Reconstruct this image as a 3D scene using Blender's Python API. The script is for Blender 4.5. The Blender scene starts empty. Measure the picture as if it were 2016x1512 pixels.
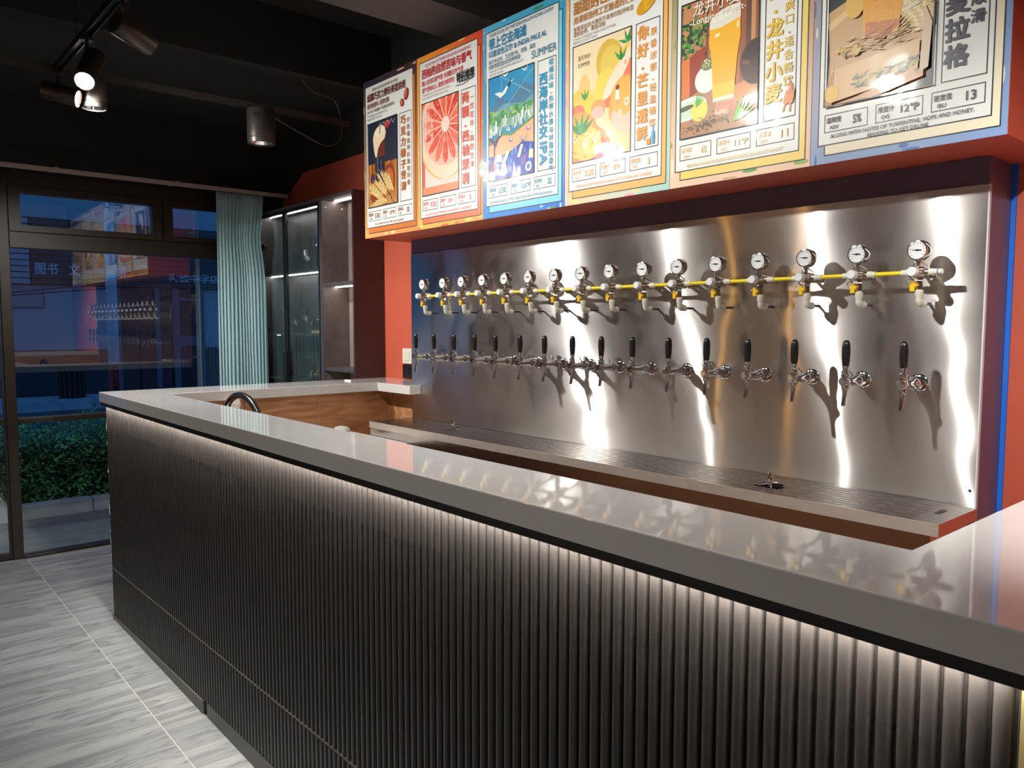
import bpy, bmesh, math, random
from mathutils import Vector, Matrix
random.seed(7)
S = bpy.context.scene
COL = S.collection
PI = math.pi
# ------------------------------------------------------------------ camera
cam_d = bpy.data.cameras.new('camera'); cam = bpy.data.objects.new('camera', cam_d); COL.objects.link(cam)
YAW, PITCH, ROLL, FPX = .8582, -.076, .0004, 1527.8
cam_d.sensor_fit = 'HORIZONTAL'; cam_d.sensor_width = 36.0; cam_d.lens = FPX * 36.0 / 2016
cam_d.clip_start = .02; cam_d.clip_end = 100
fw = Vector((-math.sin(YAW) * math.cos(PITCH), math.cos(YAW) * math.cos(PITCH), math.sin(PITCH)))
rt = Vector((math.cos(YAW), math.sin(YAW), 0)); up = rt.cross(fw)
r2 = math.cos(ROLL) * rt + math.sin(ROLL) * up; u2 = -math.sin(ROLL) * rt + math.cos(ROLL) * up
M = Matrix((r2, u2, -fw)).transposed().to_4x4(); M.translation = Vector((4.1388, -.9329, 1.4439))
cam.matrix_world = M
S.camera = cam
# ------------------------------------------------------------------ world (dusk sky) and exposure
W = bpy.data.worlds.new('world'); S.world = W; W.use_nodes = True
bg = W.node_tree.nodes['Background']; bg.inputs['Color'].default_value = (.06, .25, .70, 1); bg.inputs['Strength'].default_value = .74
S.view_settings.view_transform = 'Standard'; S.view_settings.look = 'None'; S.view_settings.gamma = 1
S.view_settings.use_curve_mapping = False; S.view_settings.exposure = 0.0
SPOT_W = 38.0        # watts of one track spotlight
LED_BAR = 480.0       # emission of the LED line under the worktop
LED_CAB = 30.0        # emission of the LED lines in the cabinet
# ------------------------------------------------------------------ constants of the place (metres)
XW, YW, YS, YP, H = -1.411, 1.611, 1.4217, 1.1985, 1.12
T = .048; XS0, XS1 = .578, 3.373

# ------------------------------------------------------------------ materials
def lin(c):
    if isinstance(c, str):
        c = c.lstrip('#'); c = tuple(int(c[i:i + 2], 16) / 255 for i in (0, 2, 4))
        return tuple(((x + .055) / 1.055) ** 2.4 if x > .04045 else x / 12.92 for x in c)
    return c
MATS = {}
def mat(name, color, rough=.5, metal=0., var=.08, scale=8., bump=0., bscale=40., coat=0., stretch=(1, 1, 1), **kw):
    if name in MATS: return MATS[name]
    m = bpy.data.materials.new(name); m.use_nodes = True; nt = m.node_tree; N = nt.nodes; L = nt.links
    p = N['Principled BSDF']; c = lin(color)
    p.inputs['Roughness'].default_value = rough; p.inputs['Metallic'].default_value = metal
    if coat: p.inputs['Coat Weight'].default_value = coat; p.inputs['Coat Roughness'].default_value = .06
    for k, v in kw.items(): p.inputs[k.replace('_', ' ')].default_value = v
    tc = N.new('ShaderNodeTexCoord'); mp = N.new('ShaderNodeMapping'); mp.inputs['Scale'].default_value = stretch
    L.new(tc.outputs['Object'], mp.inputs['Vector'])
    nz = N.new('ShaderNodeTexNoise'); nz.inputs['Scale'].default_value = scale; nz.inputs['Detail'].default_value = 5
    L.new(mp.outputs['Vector'], nz.inputs['Vector'])
    cr = N.new('ShaderNodeValToRGB'); cr.color_ramp.elements[0].position = .3; cr.color_ramp.elements[1].position = .7
    cr.color_ramp.elements[0].color = tuple(x * (1 - var) for x in c) + (1,)
    cr.color_ramp.elements[1].color = tuple(min(1, x * (1 + var)) for x in c) + (1,)
    L.new(nz.outputs['Fac'], cr.inputs['Fac']); L.new(cr.outputs['Color'], p.inputs['Base Color'])
    if bump:
        b2 = N.new('ShaderNodeTexNoise'); b2.inputs['Scale'].default_value = bscale; L.new(mp.outputs['Vector'], b2.inputs['Vector'])
        bp = N.new('ShaderNodeBump'); bp.inputs['Strength'].default_value = bump; bp.inputs['Distance'].default_value = .01
        L.new(b2.outputs['Fac'], bp.inputs['Height']); L.new(bp.outputs['Normal'], p.inputs['Normal'])
    MATS[name] = m
    return m
def emit(name, color, strength):
    m = bpy.data.materials.new(name); m.use_nodes = True; nt = m.node_tree; nt.nodes.clear()
    o = nt.nodes.new('ShaderNodeOutputMaterial'); e = nt.nodes.new('ShaderNodeEmission')
    e.inputs['Color'].default_value = tuple(color) + (1,); e.inputs['Strength'].default_value = strength
    nt.links.new(e.outputs[0], o.inputs[0]); MATS[name] = m
    return m
def glass(name, tint=(1, 1, 1), ior=1.5, rough=.0):
    """thin pane: clear by transparency, mirror by fresnel"""
    m = bpy.data.materials.new(name); m.use_nodes = True; nt = m.node_tree; nt.nodes.clear(); N = nt.nodes
    o = N.new('ShaderNodeOutputMaterial'); t = N.new('ShaderNodeBsdfTransparent'); g = N.new('ShaderNodeBsdfGlossy')
    t.inputs['Color'].default_value = tuple(tint) + (1,); g.inputs['Roughness'].default_value = rough
    ge = N.new('ShaderNodeNewGeometry'); dp = N.new('ShaderNodeVectorMath'); dp.operation = 'DOT_PRODUCT'
    nt.links.new(ge.outputs['Normal'], dp.inputs[0]); nt.links.new(ge.outputs['Incoming'], dp.inputs[1])
    def mth(op, a, b):
        q = N.new('ShaderNodeMath'); q.operation = op
        for k, v in enumerate((a, b)):
            if hasattr(v, 'outputs'): nt.links.new(v.outputs[0], q.inputs[k])
            elif hasattr(v, 'is_output'): nt.links.new(v, q.inputs[k])
            else: q.inputs[k].default_value = v
        return q
    f0 = ((ior - 1) / (ior + 1)) ** 2          # reflectance at normal incidence, Schlick towards grazing
    f = mth('ADD', mth('MULTIPLY', mth('POWER', mth('SUBTRACT', 1., mth('ABSOLUTE', dp.outputs['Value'], 0.)), 5.), 1 - f0), f0)
    mx = N.new('ShaderNodeMixShader'); nt.links.new(f.outputs[0], mx.inputs[0]); nt.links.new(t.outputs[0], mx.inputs[1]); nt.links.new(g.outputs[0], mx.inputs[2])
    nt.links.new(mx.outputs[0], o.inputs[0]); MATS[name] = m
    return m

# brushed steel sheet: anisotropic along X, slightly buckled
def steel_sheet():
    m = bpy.data.materials.new('brushed_steel'); m.use_nodes = True; nt = m.node_tree; N = nt.nodes; L = nt.links
    N.remove(N['Principled BSDF']); p = N.new('ShaderNodeBsdfAnisotropic'); p.inputs['Color'].default_value = (.68, .65, .63, 1)
    p.inputs['Anisotropy'].default_value = .70
    p2 = N.new('ShaderNodeBsdfAnisotropic'); p2.inputs['Color'].default_value = (.68, .65, .63, 1); p2.inputs['Anisotropy'].default_value = .88; p2.inputs['Roughness'].default_value = .20
    mx = N.new('ShaderNodeMixShader'); mx.inputs[0].default_value = .6; L.new(p.outputs[0], mx.inputs[1]); L.new(p2.outputs[0], mx.inputs[2]); L.new(mx.outputs[0], N['Material Output'].inputs[0])
    tv = N.new('ShaderNodeCombineXYZ'); tv.inputs[0].default_value = 1.; L.new(tv.outputs[0], p.inputs['Tangent']); L.new(tv.outputs[0], p2.inputs['Tangent'])
    tc = N.new('ShaderNodeTexCoord')
    mp = N.new('ShaderNodeMapping'); mp.inputs['Scale'].default_value = (1.5, 1, 160); L.new(tc.outputs['Object'], mp.inputs['Vector'])
    n1 = N.new('ShaderNodeTexNoise'); n1.inputs['Scale'].default_value = 6; n1.inputs['Detail'].default_value = 6; L.new(mp.outputs[0], n1.inputs['Vector'])
    rr = N.new('ShaderNodeMapRange'); rr.inputs['To Min'].default_value = .26; rr.inputs['To Max'].default_value = .34
    L.new(n1.outputs['Fac'], rr.inputs['Value']); L.new(rr.outputs[0], p.inputs['Roughness'])
    mp2 = N.new('ShaderNodeMapping'); mp2.inputs['Scale'].default_value = (1.6, 1, 2.6); L.new(tc.outputs['Object'], mp2.inputs['Vector'])
    n2 = N.new('ShaderNodeTexNoise'); n2.inputs['Scale'].default_value = 1.5; n2.inputs['Detail'].default_value = 1; L.new(mp2.outputs[0], n2.inputs['Vector'])
    b1 = N.new('ShaderNodeBump'); b1.inputs['Strength'].default_value = 1.; b1.inputs['Distance'].default_value = .0065; L.new(n2.outputs['Fac'], b1.inputs['Height'])
    L.new(b1.outputs[0], p.inputs['Normal']); L.new(b1.outputs[0], p2.inputs['Normal'])
    MATS['brushed_steel'] = m
    return m
def tile_mat():
    m = bpy.data.materials.new('marbled_tile'); m.use_nodes = True; nt = m.node_tree; N = nt.nodes; L = nt.links
    p = N['Principled BSDF']; p.inputs['Roughness'].default_value = .32
    tc = N.new('ShaderNodeTexCoord'); oi = N.new('ShaderNodeObjectInfo')
    ad = N.new('ShaderNodeVectorMath'); ad.operation = 'MULTIPLY_ADD'
    cb = N.new('ShaderNodeCombineXYZ'); L.new(oi.outputs['Random'], cb.inputs[0]); L.new(oi.outputs['Random'], cb.inputs[1])
    ad.inputs[1].default_value = (9, 5, 0); L.new(cb.outputs[0], ad.inputs[0]); L.new(tc.outputs['Object'], ad.inputs[2])
    mp = N.new('ShaderNodeMapping'); mp.inputs['Rotation'].default_value = (0, 0, .12); mp.inputs['Scale'].default_value = (7.5, .7, 1); L.new(ad.outputs[0], mp.inputs['Vector'])
    nz = N.new('ShaderNodeTexNoise'); nz.inputs['Scale'].default_value = 2.0; nz.inputs['Detail'].default_value = 9; nz.inputs['Distortion'].default_value = .9; L.new(mp.outputs[0], nz.inputs['Vector'])
    cr = N.new('ShaderNodeValToRGB'); E = cr.color_ramp.elements
    E[0].position = .30; E[0].color = (.13, .13, .132, 1); E[1].position = .80; E[1].color = (.33, .33, .32, 1)
    e = E.new(.46); e.color = (.22, .22, .218, 1); e = E.new(.495); e.color = (.12, .12, .122, 1); e = E.new(.52); e.color = (.23, .23, .227, 1); e = E.new(.62); e.color = (.28, .28, .275, 1); e = E.new(.635); e.color = (.18, .18, .178, 1)
    L.new(nz.outputs['Fac'], cr.inputs['Fac']); L.new(cr.outputs['Color'], p.inputs['Base Color'])
    MATS['marbled_tile'] = m
    return m
def wood_mat(name, c1, c2, stretch, rough=.5):
    m = bpy.data.materials.new(name); m.use_nodes = True; nt = m.node_tree; N = nt.nodes; L = nt.links
    p = N['Principled BSDF']; p.inputs['Roughness'].default_value = rough
    tc = N.new('ShaderNodeTexCoord'); mp = N.new('ShaderNodeMapping'); mp.inputs['Scale'].default_value = stretch; L.new(tc.outputs['Object'], mp.inputs['Vector'])
    nz = N.new('ShaderNodeTexNoise'); nz.inputs['Scale'].default_value = 3; nz.inputs['Detail'].default_value = 8; nz.inputs['Distortion'].default_value = 1.2; L.new(mp.outputs[0], nz.inputs['Vector'])
    cr = N.new('ShaderNodeValToRGB'); E = cr.color_ramp.elements
    E[0].position = .32; E[0].color = tuple(lin(c1)) + (1,); E[1].position = .66; E[1].color = tuple(lin(c2)) + (1,)
    L.new(nz.outputs['Fac'], cr.inputs['Fac'])
    vo = N.new('ShaderNodeTexVoronoi'); vo.inputs['Scale'].default_value = 4.5; L.new(tc.outputs['Object'], vo.inputs['Vector'])
    kr = N.new('ShaderNodeValToRGB'); kr.color_ramp.elements[0].position = .03; kr.color_ramp.elements[0].color = (.25, .2, .17, 1); kr.color_ramp.elements[1].position = .09
    kr.color_ramp.elements[1].color = (1, 1, 1, 1); L.new(vo.outputs['Distance'], kr.inputs['Fac'])
    mx = N.new('ShaderNodeMix'); mx.data_type = 'RGBA'; mx.blend_type = 'MULTIPLY'; mx.inputs[0].default_value = .8
    L.new(cr.outputs['Color'], mx.inputs[6]); L.new(kr.outputs['Color'], mx.inputs[7]); L.new(mx.outputs[2], p.inputs['Base Color'])
    MATS[name] = m
    return m
def print_mat():
    m = bpy.data.materials.new('printed_vinyl'); m.use_nodes = True; nt = m.node_tree; N = nt.nodes; L = nt.links
    p = N['Principled BSDF']; p.inputs['Roughness'].default_value = .35; p.inputs['Coat Weight'].default_value = .7; p.inputs['Coat Roughness'].default_value = .07
    a = N.new('ShaderNodeVertexColor'); a.layer_name = 'Col'; L.new(a.outputs['Color'], p.inputs['Base Color'])
    tc = N.new('ShaderNodeTexCoord'); nz = N.new('ShaderNodeTexNoise'); nz.inputs['Scale'].default_value = 7; nz.inputs['Detail'].default_value = 2; L.new(tc.outputs['Object'], nz.inputs['Vector'])
    b = N.new('ShaderNodeBump'); b.inputs['Strength'].default_value = .6; b.inputs['Distance'].default_value = .006; L.new(nz.outputs['Fac'], b.inputs['Height']); L.new(b.outputs[0], p.inputs['Coat Normal'])
    MATS['printed_vinyl'] = m
    return m
steel_sheet(); tile_mat(); print_mat()
wood_mat('oiled_wood', 'a06a42', 'cc9566', (7, .9, 7)); wood_mat('frame_wood', '1a130c', '261c13', (9, 1.2, 9), .42)
m_red = mat('red_paint', (.56, .105, .058), .55, var=.05, scale=3, bump=.05, bscale=60)
m_black = mat('black_paint', (.0125, .0145, .0122), .75, var=.15)
m_grey = mat('grey_plaster', (.60, .57, .54), .8)
m_purple = mat('aubergine_laminate', (.115, .082, .135), .38, var=.06)
m_slab = mat('quartz_worktop', (.70, .68, .66), .035, var=.035, scale=5, coat=.35)
m_flute = mat('dark_fluted_board', (.021, .0175, .016), .30, var=.1, Specular_IOR_Level=.4)
m_blackpl = mat('black_plastic', (.012, .012, .012), .35)
m_grip = mat('black_grip', (.010, .010, .010), .28, coat=.2)
m_chrome = mat('chrome', (.72, .72, .73), .10, 1., var=.02)
m_nickel = mat('nickel_brass', (.66, .60, .52), .16, 1., var=.05)
m_tray = mat('tray_steel', (.60, .56, .53), .22, 1., var=.06, scale=20)
m_rim = mat('rim_steel', (.74, .68, .62), .40, .72, var=.06, scale=20)
m_white = mat('white_plastic', (.72, .70, .60), .35)
m_face = mat('dial_white', (.82, .84, .86), .3, var=.01)
m_yel = mat('yellow_hose', (.86, .68, .015), .35, var=.04)
m_lev = mat('yellow_lever', (.85, .52, .01), .35, var=.04)
m_gun = mat('gunmetal', (.10, .088, .08), .38, .6)
m_bronze = mat('bronze_lamp', (.085, .065, .055), .36, .7)
m_cab = mat('cabinet_laminate', (.085, .072, .074), .42, var=.22, scale=4, stretch=(7, 7, .6))
m_stone = mat('stone_laminate', (.12, .088, .078), .5, var=.25, scale=9)
m_endp = mat('oxblood_laminate', (.05, .021, .021), .45, var=.1)
m_curt = mat('teal_cloth', (.52, .73, .76), .85, var=.05, scale=60, Sheen_Weight=.3)
m_rail = mat('rail_beige', (.42, .35, .32), .5)
m_blue = mat('blue_tape', (.015, .16, .75), .5, var=.05)
m_gold = mat('gold_trim', (.62, .48, .2), .3, .8)
m_caulk = mat('grey_caulk', (.26, .25, .22), .7)
m_kick = mat('kick_metal', (.12, .115, .10), .45, .3)
m_beam = mat('taupe_paint', (.085, .068, .064), .8)
m_grout = mat('grout', (.48, .47, .43), .9)
g_win = glass('window_glass', (.93, .95, .95), 2.25); g_cab = glass('cabinet_glass', (.90, .93, .95), 1.95); g_cup = glass('drinking_glass', (.93, .95, .96), 2.2)
e_bar = emit('led_bar_light', (1, .985, .91), LED_BAR); e_cab = emit('led_cabinet_light', (1, .95, .88), LED_CAB)
e_lens = emit('lamp_lens_light', (1, .98, .94), 22.0)

# ------------------------------------------------------------------ mesh helpers
class MB:
    def __init__(s): s.v = []; s.f = []; s.c = []
    def add(s, vs, fs, col=None):
        o = len(s.v); s.v += [tuple(x) for x in vs]; s.f += [tuple(i + o for i in f) for f in fs]; s.c += [col] * len(fs); return s
    def box(s, x0, x1, y0, y1, z0, z1):
        return s.add([(x, y, z) for z in (z0, z1) for y in (y0, y1) for x in (x0, x1)],
                     [(0, 2, 3, 1), (4, 5, 7, 6), (0, 1, 5, 4), (2, 6, 7, 3), (0, 4, 6, 2), (1, 3, 7, 5)])
    def prism(s, pts, a0, a1, ax='z'):
        """polygon pts extruded along an axis; pts are the two other coordinates in x,y,z order"""
        def P(p, a): return {'z': (p[0], p[1], a), 'y': (p[0], a, p[1]), 'x': (a, p[0], p[1])}[ax]
        n = len(pts); vs = [P(p, a0) for p in pts] + [P(p, a1) for p in pts]
        return s.add(vs, [tuple(range(n))[::-1], tuple(range(n, 2 * n))] + [(i, (i + 1) % n, n + (i + 1) % n, n + i) for i in range(n)])
    def lathe(s, prof, seg=16, ax='z', o=(0, 0, 0), cap=True):
        vs = []; fs = []; o = Vector(o)
        d = ax if isinstance(ax, Vector) else {'x': Vector((1, 0, 0)), 'y': Vector((0, 1, 0)), 'z': Vector((0, 0, 1))}[ax]
        d = d.normalized(); a = d.orthogonal().normalized(); b = d.cross(a)
        for r, h in prof:
            for i in range(seg):
                t = 2 * PI * i / seg; vs.append(o + d * h + (a * math.cos(t) + b * math.sin(t)) * r)
        for k in range(len(prof) - 1):
            for i in range(seg):
                j = (i + 1) % seg; fs.append((k * seg + i, k * seg + j, (k + 1) * seg + j, (k + 1) * seg + i))
        if cap:
            fs.append(tuple(range(seg))[::-1]); fs.append(tuple(range((len(prof) - 1) * seg, len(prof) * seg)))
        return s.add(vs, fs)
    def tube(s, pts, r, seg=8, cap=True):
        pts = [Vector(p) for p in pts]; n = len(pts); vs = []; fs = []
        prev = None
        for k, p in enumerate(pts):
            d = (pts[min(k + 1, n - 1)] - pts[max(k - 1, 0)]).normalized()
            a = d.orthogonal().normalized() if prev is None else (prev - d * prev.dot(d)).normalized()
            prev = a; b = d.cross(a); rr = r[k] if isinstance(r, (list, tuple)) else r
            for i in range(seg):
                t = 2 * PI * i / seg; vs.append(p + (a * math.cos(t) + b * math.sin(t)) * rr)
        for k in range(n - 1):
            for i in range(seg):
                j = (i + 1) % seg; fs.append((k * seg + i, k * seg + j, (k + 1) * seg + j, (k + 1) * seg + i))
        if cap: fs.append(tuple(range(seg))[::-1]); fs.append(tuple(range((n - 1) * seg, n * seg)))
        return s.add(vs, fs)
    def build(s, name, m, parent=None, smooth=False, bevel=0, local=False, kind=None, label=None):
        me = bpy.data.meshes.new(name)
        o3 = Vector((0, 0, 0))
        if parent is not None and not local:
            q = parent
            while q is not None: o3 = o3 + q.location; q = q.parent
        if any(s.c):
            keep = [k for k, f in enumerate(s.f) if len(set(f)) == len(f) and len(f) > 2]; s.f = [s.f[k] for k in keep]; s.c = [s.c[k] for k in keep]
        me.from_pydata([tuple(Vector(v) - o3) for v in s.v], [], s.f)
        if any(s.c):
            at = me.color_attributes.new('Col', 'FLOAT_COLOR', 'CORNER')
            for p in me.polygons:
                c = s.c[p.index]
                for j, li in enumerate(p.loop_indices):
                    cc = c[j] if isinstance(c[0], tuple) else c
                    at.data[li].color = (cc[0], cc[1], cc[2], 1)
        else: me.validate(verbose=False)
        bm = bmesh.new(); bm.from_mesh(me)
        if not any(s.c): bmesh.ops.recalc_face_normals(bm, faces=bm.faces)
        if bevel: bmesh.ops.bevel(bm, geom=list(bm.edges), offset=bevel, segments=2, affect='EDGES', profile=.6)
        bm.to_mesh(me); bm.free()
        if smooth:
            for p in me.polygons: p.use_smooth = True
            me.set_sharp_from_angle(angle=math.radians(40))
        me.materials.append(MATS[m] if isinstance(m, str) else m)
        o = bpy.data.objects.new(name, me); COL.objects.link(o)
        if parent is not None: o.parent = parent
        if kind: o['kind'] = kind
        if label: o['label'] = label
        return o
def tag(o, label, cat, group=None, kind=None):
    o['label'] = label; o['category'] = cat
    if group: o['group'] = group
    if kind: o['kind'] = kind
    return o
def thing(name, label, cat, loc=(0, 0, 0), group=None):
    o = bpy.data.objects.new(name, None); COL.objects.link(o); o.location = loc; o.empty_display_size = .05
    return tag(o, label, cat, group)
def struct(name, mb, m, label=None, **k):
    o = mb.build(name, m, **k); o['kind'] = 'structure'
    if label: o['label'] = label
    return o
def sroot(name, loc=(0, 0, 0), label=None):
    o = bpy.data.objects.new(name, None); COL.objects.link(o); o.location = loc; o['kind'] = 'structure'
    if label: o['label'] = label
    return o
def copy_tree(o, parent=None):
    c = o.copy(); COL.objects.link(c); c.parent = parent
    for ch in o.children: copy_tree(ch, c)
    return c
ORD = ['first', 'second', 'third', 'fourth', 'fifth', 'sixth', 'seventh', 'eighth', 'ninth', 'tenth', 'eleventh', 'twelfth', 'thirteenth', 'fourteenth', 'fifteenth', 'sixteenth']
def aim(o, d): o.rotation_euler = Vector(d).to_track_quat('-Z', 'Y').to_euler()
def spot_light(parent, loc, d, watt, angle=100, blend=1., color=(1, .972, .918), radius=.022):
    l = bpy.data.lights.new('spot_light', 'SPOT'); l.energy = watt; l.spot_size = math.radians(angle); l.spot_blend = blend
    l.color = color; l.shadow_soft_size = radius
    o = bpy.data.objects.new('spot_light', l); COL.objects.link(o); o.parent = parent
    o.location = Vector(loc) - (parent.location if parent else Vector((0, 0, 0))); aim(o, d); return o

# ================================================================== THE ROOM
XR, YF, ZC = 5.6, -3.6, 3.12
fl = sroot('floor', (0, 0, 0), 'floor of large grey marbled tiles')
MB().box(XW - .06, XR, YF, YW, -.03, -.0008).build('grout_bed', m_grout, fl)
tile_me = None
for i in range(6):
    for j in range(8):
        x0 = -1.165 + 1.2 * (i - 1) + .0015; y0 = -.125 + .6 * (j - 6) + .0015
        x1 = x0 + 1.197; y1 = y0 + .597
        if x1 < XW or y0 > YW or y1 < YF: continue
        if x0 < XW - .05: 
            MB().box(XW - .05, x1, y0, y1, -.0008, 0).build('tile', 'marbled_tile', fl); continue
        if y1 > YW:
            MB().box(x0, x1, y0, YW, -.0008, 0).build('tile', 'marbled_tile', fl); continue
        if tile_me is None:
            t = MB().box(0, 1.197, 0, .597, -.0008, 0).build('tile', 'marbled_tile', fl, local=True); tile_me = t.data
        else:
            t = bpy.data.objects.new('tile', tile_me); COL.objects.link(t); t.parent = fl
        t.location = (x0, y0, 0)
struct('ceiling', MB().box(XW - .2, XR + .1, YF - .1, YW + .1, ZC, ZC + .1), m_black, 'black painted ceiling')
struct('wall_back', MB().box(XW - .2, XR + .1, YW, YW + .1, 0, ZC), m_red, 'orange red painted wall behind the bar')
struct('wall_front', MB().box(XW - .2, XR + .1, YF - .1, YF, 0, ZC), m_grey, 'plain grey wall opposite the bar')
struct('wall_right', MB().box(XR, XR + .1, YF, YW, 0, ZC), m_grey, 'plain grey wall')
w = MB().box(XW - .16, XW, YF, YW, 2.36, ZC); w.box(XW - .16, XW, YF, -.60, 0, 2.36); w.box(XW - .16, XW, 1.30, YW, 0, 2.36)  # unseen stretch beyond the door widened to cut blue in the steel
struct('wall_left', w, m_black, 'black painted wall around the shop window')
# black upper band on the red wall, cut on the slant beside the window
struct('trim_1', MB().prism([(XW, 2.37), (-1.335, 2.386), (-1.072, 2.521), (.46, 2.521), (.46, 2.705), (XR, 2.705), (XR, ZC), (XW, ZC)], YW - .012, YW, 'y'), m_black, 'black paint band above the red wall')
# ceiling: lowered soffit towards the window and a taupe beam
struct('trim_2', MB().box(XW, .12, YF, YW - .012, 2.80, ZC), m_black, 'black lowered soffit')
struct('trim_3', MB().box(1.06, 1.37, YF, YW, 2.80, ZC), m_beam, 'taupe painted ceiling beam')
# ------------------------------------------------------------------ shop window and door
wn = sroot('window_1', (XW, .5, 0), 'dark wooden shop window with two transom lights')
fx0, fx1 = XW - .055, XW + .005
def fr(nm, y0, y1, z0, z1, x0=fx0, x1=fx1): return MB().box(x0, x1, y0, y1, z0, z1).build(nm, 'frame_wood', wn, bevel=.004)
fr('mullion', -.195, -.138, 0, 2.37, fx0, fx1 + .012)
fr('head_rail', -.138, 1.30, 2.285, 2.37)
fr('transom_rail', -.138, 1.30, 1.907, 2.005, fx0, fx1 + .008)
fr('mid_rail', -.138, 1.30, .838, .872)
fr('sill_rail', -.138, 1.30, 0, .018, fx0, fx1 + .02)
fr('jamb', 1.24, 1.30, .018, 2.285)
fr('transom_stile', .715, .748, 2.005, 2.285)
for y0, y1 in ((-.135, .712), (.751, 1.237)):
    s = MB(); sx0, sx1 = fx0 + .006, fx1 + .010
    s.prism([(y0, 2.008), (y1, 2.008), (y1, 2.282), (y0, 2.282)], sx0, sx0 + .001, 'x') if False else None
    s.box(sx0, sx1, y0, y0 + .062, 2.008, 2.282); s.box(sx0, sx1, y1 - .032, y1, 2.008, 2.282)
    s.box(sx0, sx1, y0 + .062, y1 - .032, 2.008, 2.045); s.box(sx0, sx1, y0 + .062, y1 - .032, 2.238, 2.282)
    sa = s.build('transom_sash', 'frame_wood', wn)
    MB().box(XW - .030, XW - .026, y0 + .062, y1 - .032, 2.045, 2.238).build('pane', g_win, sa)
MB().box(XW - .030, XW - .026, -.138, 1.24, .872, 1.907).build('pane', g_win, wn)
MB().box(XW - .030, XW - .026, -.138, 1.24, .018, .838).build('pane', g_win, wn)
dr = sroot('door_1', (XW, -.4, 0), 'glazed entrance leaf in dark wood frame, narrowed out of view to dim blue reflections')  # leaf narrowed out of view so less street blue reaches the steel
d = MB().box(fx0, fx1, -.205, -.197, .01, 2.3); d.box(fx0, fx1, -.60, -.50, .01, 2.36); d.box(fx0, fx1, -.50, -.205, 2.20, 2.36); d.box(fx0, fx1, -.50, -.205, .01, .04)
d.build('door_frame', 'frame_wood', dr)
MB().box(fx0, fx1, -.50, -.205, .838, .872).build('mid_rail', 'frame_wood', dr)
MB().box(XW - .030, XW - .026, -.50, -.205, .04, 2.20).build('pane', g_win, dr)

# ================================================================== STREET OUTSIDE (dusk)
m_conc = mat('porch_concrete', (.20, .215, .185), .8, var=.15); m_asph = mat('asphalt', (.10, .105, .11), .9, var=.25, scale=14)
m_kerb = mat('kerb_stone', (.55, .57, .60), .8, var=.2, scale=6); m_dark = mat('drain_iron', (.015, .015, .016), .6)
m_wallo = mat('limewash', (.45, .47, .49), .85, var=.04); m_base = mat('base_dark', (.045, .05, .06), .8)
m_slat = mat('sign_slat_dark', (.045, .055, .06), .6); m_slat2 = mat('sign_slat_pale', (.42, .44, .46), .6)
m_letter = mat('sign_letter', (.62, .62, .66), .5); m_reddoor = mat('maroon_door', (.10, .02, .028), .5)
m_bluegrey = mat('shop_frame_paint', (.12, .14, .17), .6); m_glassd = mat('dark_shop_glass', (.012, .014, .016), .15)
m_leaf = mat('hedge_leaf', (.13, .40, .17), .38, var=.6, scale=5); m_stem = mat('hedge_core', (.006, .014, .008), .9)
m_pole = mat('whitewashed_pole', (.60, .62, .66), .8, var=.15, scale=6); m_paper = mat('red_paper', (.75, .04, .05), .7); m_ink = mat('black_ink', (.008, .008, .008), .8)
m_bin = mat('bin_slats', (.035, .028, .024), .7)
struct('trim_4', MB().box(-2.24, XW - .055, -3.5, 3.2, -.12, -.006), m_conc, 'grey concrete porch slab outside the window')
struct('trim_5', MB().box(-2.31, -2.24, -3.5, 3.2, -.14, -.10), m_dark, 'dark drain channel')
struct('ground', MB().box(-14, -2.31, -6, 9, -.14, -.03), m_asph, 'dark street pavement and road')
kb = sroot('kerb', (-2.68, 0, -.03), 'pale kerb stones edging the hedge')
for k in range(8):
    y0 = -2.36 + k * .72
    MB().box(-2.74, -2.62, y0 + .006, y0 + .714, -.03, .075 + .004 * (k % 2)).build('kerb_stone', m_kerb, kb, bevel=.006)
hd = thing('hedge', 'clipped green hedge behind the kerb outside the window', 'hedge', (-3.2, .4, 0))
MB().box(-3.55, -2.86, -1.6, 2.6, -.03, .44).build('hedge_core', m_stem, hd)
lv = MB()
for k in range(26000):
    f = random.random(); y = random.uniform(-1.7, 2.7)
    hz = .50 + .06 * math.sin(y * 3.1) + .04 * math.sin(y * 9.7 + 1)
    if f < .55: x = -2.80 + random.uniform(-.09, .05); z = random.uniform(-.02, hz)
    elif f < .92: x = random.uniform(-3.6, -2.78); z = hz + random.uniform(-.07, .05) + (.09 * random.random() ** 4)
    else: x = random.uniform(-3.6, -2.85); z = random.uniform(.1, hz)
    a = random.uniform(0, 2 * PI); e = random.uniform(-.5, 1.1); L_ = random.uniform(.026, .055); w_ = L_ * .30
    dd = Vector((math.cos(a) * math.cos(e), math.sin(a) * math.cos(e), math.sin(e))); sd = dd.cross(Vector((0, 0, 1))).normalized()
    sd = (sd + Vector((0, 0, random.uniform(-.5, .5)))).normalized() * w_; c = Vector((x, y, z))
    lv.add([c, c + dd * L_ * .5 + sd, c + dd * L_, c + dd * L_ * .5 - sd], [(0, 1, 2, 3)])
lv.build('foliage', m_leaf, hd, kind='stuff')
FX = -12.0
bl = thing('shop_building', 'pale shop building across the street with dark slatted sign band', 'building', (FX, 3, 0))
MB().box(FX - 2, FX, -3, 9, -.1, 6).build('facade_wall', m_wallo, bl)
MB().box(FX, FX + .06, -3, 3.05, -.1, .985).build('base_band', m_base, bl)  # dark band across the lower facade
MB().box(FX, FX + .06, 4.68, 9, -.1, .985).build('base_band', m_base, bl)
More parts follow.
